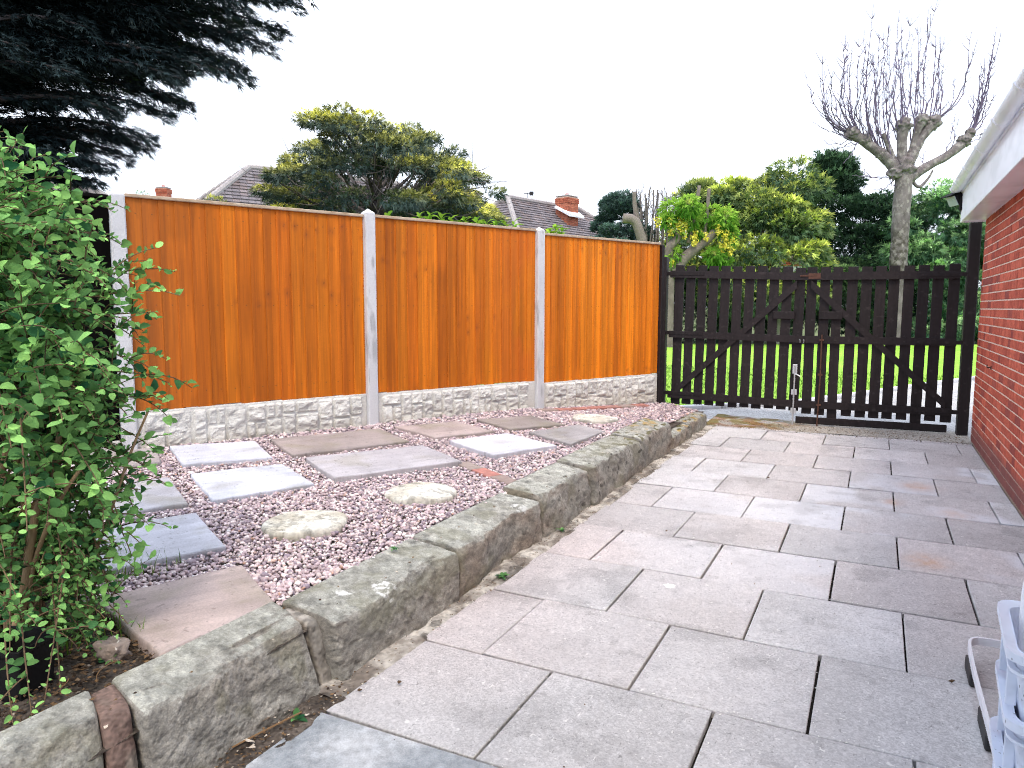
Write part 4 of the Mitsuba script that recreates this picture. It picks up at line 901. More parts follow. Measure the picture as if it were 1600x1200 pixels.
# ------------------------------------------------------------------ the shrub at the left
TIPS=np.array([[-2.72,1.52,1.97],[-2.52,1.38,1.87],[-2.7,1.64,1.91],[-2.5,1.5,1.82],[-2.6,1.68,1.82],[-2.4,1.43,1.73],[-2.52,1.7,1.72],[-2.52,1.8,1.59],[-2.34,1.33,1.66],[-2.42,1.52,1.64],[-2.5,1.44,1.81],[-2.4,1.31,1.73],[-2.47,1.61,1.7],[-2.55,1.58,1.78],[-2.39,1.91,1.5],[-2.37,1.91,1.41],[-2.44,1.86,1.32],[-2.48,1.83,1.22],[-2.39,1.86,1.08],[-2.31,1.74,1.14],[-2.4,1.73,1.41],[-2.41,1.79,1.03],[-2.35,1.7,0.98],[-2.27,1.74,1.03],[-2.39,1.78,0.84],[-2.36,1.78,0.74],[-2.35,1.66,0.64],[-2.26,1.58,0.51],[-2.19,1.42,0.8],[-2.2,1.51,0.63],[-2.23,1.6,0.55],[-2.2,1.39,0.56],[-2.23,1.47,0.42],[-2.17,1.29,0.56],[-2.07,1.14,0.75],[-2.06,1.11,0.99],[-2.09,1.27,1.05],[-2.08,1.19,1.24],[-2.21,1.46,1.21],[-2.14,1.19,1.44],[-2.19,1.38,1.39],[-2.25,1.56,1.28],[-2.18,1.28,1.48],[-2.3,1.62,1.06],[-2.23,1.52,0.9],[-2.3,1.64,0.72],[-2.58,1.33,1.73],[-2.38,1.18,1.48],[-2.25,1.1,1.23],[-2.24,1.08,0.98],[-2.61,1.36,1.68],[-2.67,1.35,1.73],[-2.41,1.61,1.54],[-2.26,1.2,1.56],[-3.05,1.49,0.45],[-2.02,1.33,0.82],[-2.9,1.51,0.94],[-2.18,1.47,0.66],[-2.46,1.48,0.91],[-2.28,1.13,1.22],[-2.93,1.75,1.43],[-2.81,1.64,0.52],[-2.63,1.53,1.26],[-2.39,1.36,1.6],[-2.56,1.18,1.01],[-2.35,1.38,1.2],[-2.75,1.55,1.57],[-2.96,1.55,1.35],[-3.08,1.62,1.02],[-2.51,1.23,1.71],[-2.1,1.37,1.03],[-2.62,1.42,1.59],[-3.27,1.49,0.8],[-2.68,1.44,0.5],[-2.04,1.39,1.43],[-2.47,1.42,1.64],[-2.49,1.18,1.72],[-2.15,1.44,1.34],[-2.67,1.23,0.51],[-2.25,1.16,1.69],[-2.34,1.14,0.97],[-2.54,1.18,1.18],[-2.4,1.38,0.8],[-2.19,1.13,1.29],[-3.01,1.7,1.52],[-1.87,1.27,1.19],[-2.38,1.25,1.49],[-2.29,1.13,0.75],[-2.87,1.29,0.54],[-2.56,1.78,0.88],[-1.98,1.28,1.19],[-3.13,1.53,0.52],[-2.55,1.56,0.7],[-2.47,1.66,1.1],[-2.84,1.82,1.49],[-2.99,1.44,1.62],[-2.9,1.7,0.71],[-3.22,1.68,1.91],[-2.38,1.06,0.75],[-2.67,1.76,0.67],[-2.17,1.25,0.72],[-2.82,1.78,1.39],[-2.38,1.57,1.19],[-2.98,1.42,1.81],[-2.62,1.47,0.62],[-3.08,1.51,1.33],[-2.9,1.74,1.89],[-2.81,1.67,1.31],[-2.66,1.43,1.52],[-3.21,1.53,0.92],[-2.9,1.69,1.22],[-2.55,1.31,0.71],[-2.72,1.84,1.65],[-2.76,1.4,1.63],[-3.07,1.63,1.05],[-2.63,1.39,1.09],[-1.98,1.27,1.21],[-2.52,1.25,0.71],[-2.44,1.56,0.44],[-2.23,1.39,1.03],[-2.63,1.86,1.17],[-2.94,1.51,0.56],[-2.1,1.28,1.25],[-2.52,1.67,1.34],[-2.39,1.19,1.67],[-2.74,1.86,1.63],[-2.45,1.32,1.06],[-2.38,1.49,1.7],[-2.24,1.41,1.39],[-3.4,1.62,1.89],[-2.58,1.72,0.66],[-2.55,1.53,1.15],[-2.66,1.64,0.86],[-2.24,1.34,0.75],[-2.64,1.56,0.54],[-2.48,1.33,1.51],[-2.94,1.63,1.28],[-2.15,1.12,1.29],[-2.95,1.46,1.07],[-2.92,1.79,1.33],[-2.04,1.27,1.58],[-2.29,1.61,1.0],[-2.49,1.21,1.47],[-2.12,1.43,1.61],[-2.27,1.15,0.65],[-2.38,1.56,0.89],[-2.12,1.26,1.58],[-2.41,1.13,1.4],[-2.54,1.15,0.55],[-2.53,1.75,0.81],[-2.57,1.64,1.04],[-2.38,1.53,1.08],[-2.71,1.29,0.68],[-3.27,1.57,1.64],[-2.9,1.5,1.29],[-2.38,1.65,1.39],[-3.01,1.73,1.87],[-2.41,1.07,0.64],[-3.09,1.48,0.58],[-2.67,1.35,1.08],[-2.73,1.78,1.61],[-2.94,1.56,0.58],[-2.62,1.61,1.71],[-2.51,1.52,0.57],[-2.54,1.16,1.01],[-2.32,1.58,0.92],[-2.31,1.61,0.97],[-2.65,1.76,0.49],[-2.52,1.74,0.89],[-2.95,1.79,1.06],[-2.88,1.59,1.76],[-2.63,1.51,1.08],[-2.24,1.17,1.53],[-2.51,1.62,0.53],[-2.92,1.74,1.9],[-1.96,1.19,1.06],[-2.42,1.41,1.62],[-2.23,1.52,1.43],[-2.56,1.78,1.43],[-2.27,1.49,0.88],[-3.21,1.64,1.88]])
def leaf_mesh(L, W, fold=.25, curl=.15):
    u = np.array([0, .16, .5, .84, 1.0]); w = np.array([.0, .72, 1.0, .58, .0]) * W / 2; V = []
    for a, b in zip(u, w): 
        z = -curl * L * (a - .4) ** 2
        V += [(a * L, -b, z + fold * b), (a * L, 0, z), (a * L, b, z + fold * b)]
    V = np.array(V); F = []
    for i in range(len(u) - 1):
        for j in range(2): a = i * 3 + j; F += [[a, a + 3, a + 4], [a, a + 4, a + 1]]
    return V, np.array(F)
def orient(V, p, d, nrm):
    d = unit(d); y = unit(np.cross(nrm, d)); z = np.cross(d, y); return V @ np.stack([d, y, z]) + p
sh = thing('shrub', 'dense green leafy shrub with arching sprays at the left edge', 'shrub')
base = np.array([-2.62, 1.40, .20]); stemG = []; leaves = []; sub = Geo()
r = np.random.RandomState(11)
hubs = [base + [r.uniform(-.25, .1), r.uniform(-.12, .16), r.uniform(.45, 1.25)] for _ in range(9)]
for q, hub in enumerate(hubs):
    b0 = base + [r.uniform(-.08, .08), r.uniform(-.07, .07), -.03]; mid = (b0 + hub) / 2 + [r.uniform(-.06, .06), r.uniform(-.05, .05), .05]
    part(sh, 'stem', Geo().add(*tube(spline([b0, mid, hub], 9), np.linspace(.017, .009, 9), 7), (.55 + .45 * (q % 2), .5)).shape('shrub_stem', True))
for pts, w in (([(-2.47, 1.27, .22), (-2.42, 1.31, .45), (-2.385, 1.33, .66), (-2.40, 1.42, .86), (-2.46, 1.5, 1.05)], .017), ([(-2.46, 1.29, .22), (-2.385, 1.33, .55), (-2.30, 1.36, .74), (-2.25, 1.42, .86)], .011), ([(-2.53, 1.42, .2), (-2.40, 1.50, .45), (-2.31, 1.58, .75), (-2.30, 1.7, 1.0)], .008)):
    part(sh, 'stem', Geo().add(*tube(spline(pts, 10), np.linspace(w, w * .5, 10), 7), (1., .5)).shape('shrub_stem', True))
LOW = np.array([(-2.223,1.425,0.500), (-2.219,1.496,0.421), (-2.225,1.359,0.427), (-2.198,1.433,0.372), (-2.288,1.559,0.488), (-2.214,1.380,0.558), (-2.214,1.314,0.477), (-2.237,1.255,0.555), (-2.181,1.384,0.457), (-2.149,1.475,0.332), (-2.274,1.520,0.570), (-2.243,1.370,0.599), (-2.238,1.295,0.418), (-2.187,1.392,0.358), (-2.191,1.164,0.536), (-2.094,1.086,0.418), (-2.021,1.128,0.276), (-2.010,1.086,0.254), (-2.022,1.173,0.281), (-2.025,1.045,0.253)])
LOW = np.vstack([LOW, np.c_[r.uniform(-2.78, -2.24, 46), r.uniform(1.28, 1.60, 46), r.uniform(.24, .60, 46) ]])
for ti, tip in enumerate(list(TIPS) + list(LOW)):
    low = ti >= len(TIPS)
    hub = base + [r.uniform(-.2, .05), r.uniform(-.05, .2), r.uniform(.05, .3)] if low else min(hubs, key=lambda h: np.linalg.norm(h - tip) + .3 * r.rand()); d = tip - hub; L = np.linalg.norm(d)
    if L > 1.1: hub = tip - d / L * 1.0; d = tip - hub; L = 1.0
    bow = np.array([r.uniform(-.05, .05), r.uniform(-.05, .05), .10 + .12 * L]); c = spline([hub, hub + d * .45 + bow, tip - d * .12 + bow * .35, tip], 14)
    sub.add(*tube(c, np.linspace(.0048, .0016, 14), 5, False), (r.uniform(.1, .7), .5))
    cl = [c]
    for _ in range(r.randint(3, 6)):
        k = r.randint(5, 12); dd = unit(c[k] - c[k - 1]) * .6 + unit(r.normal(size=3)) * .9; e = c[k] + unit(dd) * r.uniform(.09, .20) + [0, 0, .02]
        s = spline([c[k], (c[k] + e) / 2 + [0, 0, .02], e], 6); sub.add(*tube(s, np.linspace(.0026, .0012, 6), 4, False), (r.uniform(0, .6), .5)); cl.append(s)
    for ci, s in enumerate(cl):
        seg = np.r_[0, np.cumsum(np.linalg.norm(np.diff(s, axis=0), axis=1))]; n = int(seg[-1] / .020); side = 1
        for q in range(n + 1):
            u = (q + r.uniform(-.3, .3)) / max(n, 1)
            if ci == 0 and u < .35: continue
            u = min(max(u, 0), 1); p = np.array([np.interp(u * seg[-1], seg, s[:, a]) for a in range(3)]); tdir = unit(s[min(len(s) - 1, int(u * (len(s) - 1)) + 1)] - s[max(0, int(u * (len(s) - 1)) - 1)])
            sd = unit(np.cross(tdir, [0.1, .05, 1])) * side; side = -side
            young = u > .86
            dr_ = tdir * (.9 if young else .35) + sd * r.uniform(.5, 1.2) + r.normal(0, .42, 3) + [0, 0, .35 if young else 0.22]
            nr = unit(np.array([.16, -.46, .66]) + r.normal(0, .62, 3)); size = r.uniform(.024, .051) * (.68 if low else 1) * (.62 if young and r.rand() < .6 else 1)
            leaves.append((p, dr_, nr, size, young))
print('shrub leaves', len(leaves))
part(sh, 'twigs', sub.shape('shrub_stem', True), stuff=True)
geoms = []
for (p, d, nr, L, young) in leaves:
    V, F = leaf_mesh(L, L * r.uniform(.52, .76), r.uniform(.1, .55), r.uniform(.1, .8)); V = orient(V, p, d, nr)
    tint = np.clip(r.beta(1.5, 2.6) + (.36 if young else 0), 0, 1); geoms.append((V, F, (r.uniform(.2, 1), tint)))
# the 300 leaves that show largest: nearest and outermost ones, spread over the bush
cen = np.array([g_[0].mean(0) for g_ in geoms]); dv = cen - eye; rr_ = np.linalg.norm(dv, axis=1); ang = np.round(unit(dv) / .030).astype(int); best = {}
for i in np.argsort(rr_):
    best.setdefault(tuple(ang[i]), i)
front = sorted(best.values(), key=lambda i: rr_[i])[:300]; fs_ = set(front)
for i in front:
    V, F, t = geoms[i]; part(sh, 'leaf', Geo().add(V, F, t).shape('leaf_shrub', True))
G = Geo()
for i, (V, F, t) in enumerate(geoms):
    if i not in fs_: G.add(V, F, t)
part(sh, 'leaves', G.shape('leaf_shrub', True), stuff=True)
# low creeping leaves and grass at the shrub's foot
G = Geo()
for _ in range(5200):
    a = r.uniform(0, 1); x = r.uniform(-3.6, -2.12); y = r.uniform(1.25, 2.05)
    if x > -2.90 and y > 1.60 + (x + 2.6) * -.37: continue
    if x > -2.35 and y < 1.42: continue
    if any(inside(pl, x, y) for pl in slab_polys[2:5]): continue
    z = bed_z(x, y) + r.uniform(-.01, .10) * (1 - np.clip((x + 2.5) / .4, 0, .8)); L = r.uniform(.012, .028); z += .10 * r.rand() ** 2 * np.clip((-2.2 - x) / .3, 0, 1); V, F = leaf_mesh(L, L * .62)
    G.add(orient(V, np.array([x, y, z]), r.normal(size=3) * [1, 1, .3], unit(np.array([.1, -.3, .8]) + r.normal(0, .4, 3))), F, (r.uniform(.2, .9), r.uniform(0, .7)))
for _ in range(500):
    x, y = r.uniform(-2.62, -2.12), r.uniform(1.05, 1.32)
    if x > -2.3: continue
    L = r.uniform(.015, .032); V, F = leaf_mesh(L, L * .55); G.add(orient(V, np.array([x, y, bed_z(x, y) + r.uniform(0, .08)]), r.normal(size=3), unit(np.array([.1, -.3, .8]) + r.normal(0, .4, 3))), F, (r.uniform(.2, .8), r.uniform(0, .5)))
stuff('ground_cover', G.shape('leaf_shrub', True), 'small creeping leaves at the foot of the shrub', 'ground cover')
gx, gy = r.uniform(-3.6, -2.2, 900), r.uniform(1.2, 2.1, 900); ok = ~((gx > -2.62) & (gy > 1.6)) & ~((gx > -2.3) & (gy < 1.5))
grass_blades('weed_grass', [(a, b, float(bed_z(a, b)) - .01) for a, b in zip(gx[ok], gy[ok])], .085, 'wispy grass and weeds in the soil under the shrub', w=.0022)

# black square pot and the lump of concrete on the soil
pot = thing('plant_pot', 'black square plastic pot on the soil under the shrub', 'pot')
pe = unit(np.array([.93, .36])); pn = np.array([-pe[1], pe[0]]); PF = frame((-2.285, 1.20, .165), (*pe, 0), (*pn, 0))
def frustum(w0, w1, z0, z1, t):
    V = []
    for w, z in ((w0, z0), (w1, z1), (w1 - t, z1), (w0 - t, z0 + t)): V += [(-w, -w, z), (w, -w, z), (w, w, z), (-w, w, z)]
    F = []
    for q in range(3):
        for i in range(4): a, b = q * 4 + i, q * 4 + (i + 1) % 4; F.append([a, b, b + 4, a + 4])
    F += [[12, 13, 14, 15], [3, 2, 1, 0]]
    return np.array(V, float), np.array(F)
v, f = frustum(.062, .078, 0, .20, .004); part(pot, 'body', Geo().add(PF(v), f).shape('black_plastic'))
g = Geo()
for a, b in ((-1, 0), (1, 0), (0, -1), (0, 1)):
    v = chamfer_box(-.083 if a == 0 else a * .081 - .003, .083 if a == 0 else a * .081 + .003, -.083 if b == 0 else b * .081 - .003, .083 if b == 0 else b * .081 + .003, .184, .204, .002)[0]; g.add(PF(v), CB[1])
part(pot, 'rim', g.shape('black_plastic'))
v, f = grid_box((.12, .09, .07), .009); v = rounded(v, (.12, .09, .07), .02); v = v + unit(v) * ((meshkit.fbm(v * 22 + 3, 3) - .5) * .07)[:, None]; v *= .85
single('concrete_lump', Geo().add(v + [-2.225, 1.47, .230], f, (.5, .5)).shape('rubble_face', True), 'broken lump of pale concrete on the bare soil', 'rubble')
def weed(x, y, z, n, s, lab):
    k = thing('weed', lab, 'weed', None); G = Geo()
    for i in range(n):
        a = i * 2.4 + r.uniform(-.3, .3); L = s * r.uniform(.7, 1.2); V, F = leaf_mesh(L, L * .5, .2, .8)
        G.add(orient(V, np.array([x, y, z + .004 * i / n]), np.array([math.cos(a), math.sin(a), r.uniform(.25, .8)]), np.array([0, 0, 1.])), F, (r.uniform(.3, .9), r.uniform(0, .5)))
    scene[k] = G.shape('leaf_shrub', True)
weed(-1.63, 3.14, .012, 16, .040, 'small green weed in the mortar fillet beside the dwarf wall middle')
weed(-1.66, 3.98, .012, 12, .030, 'smaller green weed in the mortar fillet farther along the wall')
weed(-1.665, 1.72, .0, 4, .042, 'little bright leaf sprout in the soil gap by the concrete apron')
weed(-1.93, 2.64, .262, 10, .022, 'tiny green weed at the back edge of the dwarf wall')

# litter: dead leaf bits, grit and twigs on soil, wall and paving; pale crumbs along the joints
G = Geo()
def bit(x, y, z, s, uv):
    V = unit(np.array([[1, 0, 0], [-1, 0, 0], [0, 1, 0], [0, -1, 0], [0, 0, 1], [0, 0, -1.]]) + r.normal(0, .3, (6, 3))) * s * np.array([1.3, .8, .5]); a = r.uniform(0, 6.3); c_, s_ = math.cos(a), math.sin(a)
    V = np.stack([V[:, 0] * c_ - V[:, 1] * s_, V[:, 0] * s_ + V[:, 1] * c_, V[:, 2]], 1) + [x, y, z]
    G.add(V, [[0, 2, 4], [2, 1, 4], [1, 3, 4], [3, 0, 4], [2, 0, 5], [1, 2, 5], [3, 1, 5], [0, 3, 5]], uv)
for _ in range(3600):
    x, y = r.uniform(-2.7, -1.97), r.uniform(.4, 1.75); bit(x, y, float(bed_z(x, y)) + r.uniform(-.012, .014), r.uniform(.003, .011), (r.uniform() ** 1.7, r.uniform(0, .79)))
for _ in range(520): bit(r.uniform(-1.73, -1.62), r.uniform(.3, 1.95), r.uniform(-.004, .010), r.uniform(.002, .008), (r.uniform(), r.uniform()))
for _ in range(900): bit(r.uniform(-1.72, -1.60), r.uniform(1.95, 8.3), r.uniform(.004, .014), r.uniform(.002, .0055), (r.uniform(), r.uniform(0, .9)))
for _ in range(130): bit(r.uniform(-1.6, .85), r.uniform(.5, 8.4), .004, r.uniform(.0015, .0045), (r.uniform(0, .8), r.uniform(0, .8)))
for _ in range(60): y = r.uniform(.8, 6.6); bit(r.uniform(-1.93, -1.75), y, float(np.interp(y, [.8, 2, 3, 6.6], [.268, .262, .25, .297])), r.uniform(.003, .009), (r.uniform(), r.uniform()))
for _ in range(700): bit(r.uniform(-1.7, .9), r.uniform(8.42, 8.95), .008, r.uniform(.003, .009), (r.uniform(), r.uniform(0, .9)))
for (x, y, s, t) in ((-1.70, 1.55, .016, .9), (-1.665, 1.53, .011, .95), (-1.74, 1.66, .018, .75), (-1.585, 1.95, .010, .1), (-1.49, 2.06, .011, .1), (.31, 2.98, .012, .2), (-1.09, 4.28, .009, .1), (-.72, 6.03, .011, .1)): bit(x, y, .012, s, (.3, t))
for _ in range(26):
    x, y = r.uniform(-2.6, -1.98), r.uniform(.6, 1.7); a = r.uniform(0, 6.3); L = r.uniform(.04, .13); z = float(bed_z(x, y)) + .008
    G.add(*tube(spline([(x, y, z), (x + math.cos(a) * L * .5, y + math.sin(a) * L * .5, z + r.uniform(0, .02)), (x + math.cos(a + .3) * L, y + math.sin(a + .3) * L, z)], 5), .0015, 4), (r.uniform(.5, 1), .2))
G.add(*tube(spline([(-1.72, 1.50, .012), (-1.69, 1.62, .016), (-1.66, 1.74, .018)], 6), .003, 5), (1, .6))
stuff('litter', G.shape('litter'), 'dead leaf bits, twigs and grit lying about', 'litter')
G = Geo()
for _ in range(1500):
    row = r.randint(0, 9); y = 1.803 + row * PITCH + r.normal(0, .013); x = r.uniform(-1.3, .9)
    if meshkit.noise(np.array([x * 2.2, row * 3.7, 5.])) < .52: continue
    if r.rand() < .3: 
        off = -1.0345 if row % 2 == 0 else -.7385; x = off + .6005 * r.randint(0, 4) + r.normal(0, .013); y = 1.803 + (row + r.rand()) * PITCH
    bit(x, y, .003, r.uniform(.0012, .0040), (.5, .5))
stuff('mortar_crumbs', G.shape('white_crumb'), 'pale crumbs of mortar scattered along the paving joints', 'crumbs')


# ------------------------------------------------------------------ trees
def sprays(P, D, L, r, fingers=5, width=.16, spread=.9, droop=.25, uv=None, flat=None):
    """Feathery twig sprays: at each point P a fan of narrow leaflets along direction D."""
    n = len(P); D = unit(D); ref = r.normal(size=(n, 3)) if flat is None else flat + r.normal(0, .35, (n, 3)); S = unit(np.cross(D, ref)); N = np.cross(S, D)
    V = []; 
    for k in range(fingers):
        a = (k / (fingers - 1) - .5) * 2 * spread + r.normal(0, .12, n); l = L * (1 - .42 * np.abs(a) / spread) * r.uniform(.7, 1.15, n)
        d = D * np.cos(a)[:, None] + S * np.sin(a)[:, None]; q = np.cross(N, d); st = P + D * (L * .25 * r.uniform(0, 1, n) * (k % 2))[:, None]
        tip = st + d * l[:, None]; tip[:, 2] -= droop * l * r.uniform(.5, 1.3, n); mid = st + d * (l * .45)[:, None]; mid[:, 2] -= droop * .25 * l
        w = (l * width * .5)[:, None]
        V.append(np.stack([st * .6 + mid * .4 + q * w, tip, st * .6 + mid * .4 - q * w], 1))
    V = np.stack(V, 1).reshape(-1, 3); m = n * fingers; F = np.arange(m * 3).reshape(-1, 3)
    t = np.repeat(uv, fingers * 3, 0); return V, F, t
def clump_points(C, rad, n, r, shell=.55, up=.0):
    """Points in ellipsoids C with radii rad, mostly near their surface; returns points, outward directions."""
    k = r.randint(0, len(C), n) if isinstance(n, int) else n; u = unit(r.normal(size=(len(k), 3)) + [0, 0, up]); s = shell + (1 - shell) * r.uniform(size=len(k)) ** .5
    return C[k] + u * rad[k] * s[:, None], unit(u / rad[k] * rad[k].mean(1, keepdims=True)), k, u, s
AX, AY = np.array([.8936, .4489, 0]), np.array([-.4489, .8936, 0])     # across and away from the viewer's side of the garden

def conifer_mass(name, label, center, rx, ry, h, z0, key, r, nclump=60, nspray=9000, L=.34, crad=.55, top=1.0, young=.5, droop=.2, spiky=.0, profile=None, group=None, cat='tree', trunk=True, upd=.35, flatten=.6, width=.24, fingers=5):
    k = thing(name, label, cat, group); c = np.asarray(center, float)
    C, rad = [], []
    for _ in range(nclump):
        t = r.uniform() ** .8; a = r.uniform(0, 6.283); prof = (math.sqrt(max(0, 1 - (max(t - .35, 0) / .65) ** 2)) if profile is None else profile(t)); q = r.uniform(.55, 1.0)
        C.append(c + AX * rx * prof * q * math.cos(a) + AY * ry * prof * q * math.sin(a) + [0, 0, z0 + (h - z0) * t * top - 0]); s = crad * r.uniform(.6, 1.3); rad.append((s, s, s * flatten))
    C, rad = np.array(C), np.array(rad); P, D, kk, u, s = clump_points(C, rad, int(nspray * 1.9), r, .45)
    P[:, 2] = np.maximum(P[:, 2], .05); out = unit(P - (c + [0, 0, (z0 + h) * .4])); D = unit(D * .7 + out * .5 + r.normal(0, .35, D.shape) + [0, 0, upd])
    tint = np.clip(young * (.06 + 1.25 * np.clip(u[:, 2] * .6 + .4, 0, 1) ** 2.2) * (.3 + .7 * (s > .8)) * r.uniform(.5, 1.5, len(P)) * (.45 + 1.0 * r.uniform(size=len(C))[kk]), 0, 1)  # young tips, plus lit tops and shaded insides painted into the colour
    V, F, t = sprays(P, D, .62 * L * r.uniform(.6, 1.3, len(P)), r, fingers, width=width, droop=droop, uv=np.stack([np.clip(r.uniform(.1, .9, len(P)) * (.6 + .5 * r.uniform(size=len(C))[kk]), 0, 1), tint], 1))
    if trunk: part(k, 'trunk', Geo().add(*tube(spline([c + [0, 0, -.1], c + [.05, .1, h * .5], c + [0, 0, h * .85]], 8), np.linspace(.16, .04, 8), 7)).shape('dark_bark', True))
    part(k, 'crown', Geo().add(V, F, t).shape(key, False)); return k, C

# -- the golden conifer behind the fence: bare grey limbs inside, foliage only at their ends
r = np.random.RandomState(21)
gt = thing('golden_conifer', 'wide domed conifer with golden tips and bare inner limbs behind the fence', 'tree')
tb = np.array((-8.154,10.827,1.938)); tb[2] = 0.0
def GP(a, z, dd=0.0): return np.array([tb[0], tb[1], 0]) + AX * a * (1 + dd / 14) + AY * dd + np.array([0, 0, 1.37 + (z - 1.37) * (1 + dd / 14)])      # along, height, depth: metres
part(gt, 'trunk', Geo().add(*tube(spline([tb + [0, 0, -.05], GP(-0.07, 2.05), GP(0.03, 3.07), GP(-0.04, 3.86), GP(-0.31, 4.47), GP(-0.44, 4.90)], 16), np.linspace(.20, .025, 16), 9)).shape('dark_bark', True))
ends = [(-1.55,3.59),(-1.43,3.33),(-1.63,3.26),(-1.16,3.5),(-1.32,3.26),(-1.05,3.89),(-0.84,4.11),(-1.14,4.22),(-0.98,4.5),(-0.67,4.66),(-0.36,4.74),(-0.63,4.33),(-0.32,4.5),(-0.01,4.39),(0.29,4.44),(0.19,4.22),(0.55,4.28),(0.44,4.0),(0.8,4.17),(1.01,4.0),(0.75,3.84),(1.11,3.78),(1.36,3.84),(1.26,3.59),(1.57,3.67),(1.41,3.34),(1.62,3.45),(1.21,3.22),(1.57,3.17),(1.88,3.21),(1.72,2.99),(1.98,3.04),(1.1,3.1),(-1.59,2.98),(-1.23,2.98),(-0.86,3.16),(-0.75,3.61),(-0.43,3.89),(-0.07,4.0),(0.18,3.84),(0.59,3.56),(0.84,3.33),(0.38,3.39),(-0.55,3.39),(-0.9,3.72),(-0.24,3.16),(0.59,3.21),(1.41,2.99),(-1.63,3.27),(-1.31,3.78)]
C, rad, tone = [], [], []
for (x, y) in ends:
    ang = r.uniform(-1, 1); half = math.sqrt(max(.05, 1 - (x / 2.33) ** 2)) * 1.7
    for dd in ([ang * half] if r.rand() < .5 else [abs(ang) * half * .8, -abs(ang) * half]):
        e = GP(x, y, dd); inner = (x / 2.2) ** 2 + ((y - 3.12) / 1.98) ** 2
        st = GP(x * .06 - .02, max(y - .7 - abs(x) * .22, 2.94), 0)
        c = spline([st, (st + e) / 2 + [0, 0, -.12], e], 9)
        part(gt, 'limb', Geo().add(*tube(c, np.linspace(.045, .010, 9), 5)).shape('bare_twig' if r.rand() < .6 else 'dark_bark', True))
        for _ in range(3):
            s = r.uniform(.19, .34); C.append(e + r.normal(0, .17, 3) * [1, 1, .55]); rad.append((s, s, s * .42)); tone.append(np.clip(inner, .1, 1.1))
for x, y, dd in [(r.uniform(-1.9, 1.95), r.uniform(2.94, 3.64), r.uniform(-1.2, 1.5)) for _ in range(10)]:   # shade painted into the lower inside
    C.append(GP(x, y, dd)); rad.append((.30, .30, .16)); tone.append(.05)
C, rad, tone = np.array(C), np.array(rad), np.array(tone)
P, D, kk, u, s = clump_points(C, rad, 34000, r, .30)
D = unit(unit(P - GP(0.00, 2.73)) * .8 + D * .6 + r.normal(0, .35, P.shape) + [0, 0, .05])
tint = np.clip((.03 + 1.9 * np.clip(u[:, 2] * .55 + .45, 0, 1) ** 2.4) * np.clip(tone[kk] * 1.15, 0, 1.1) * r.uniform(.65, 1.2, len(P)) * (.18 + 1.15 * r.uniform(size=len(C))[kk]), 0, 1)  # golden tips, with upper sides painted lit and inner clumps painted shaded
V, F, t = sprays(P, D, r.uniform(.07, .16, len(P)), r, 6, width=.16, spread=.75, droop=.40, uv=np.stack([r.uniform(.1, .9, len(P)), tint], 1))
part(gt, 'crown', Geo().add(V, F, t).shape('fol_golden', False))
G = Geo()
for _ in range(170):
    x, y = r.uniform(-1.65, 1.72), r.uniform(2.94, 3.87); a = GP(x, y, r.uniform(-1.2, 1.2)); d = unit(np.array([x * .5, 0, 0]) + r.normal(0, .5, 3) + [0, 0, -.1]); L = r.uniform(.35, .9)
    G.add(*tube(spline([a, a + d * L * .5 + [0, 0, -.06], a + d * L + [0, 0, r.uniform(-.05, .15)]], 6), np.linspace(.010, .003, 6), 4, False))
part(gt, 'bare_twigs', G.shape('bare_twig', True), stuff=True)

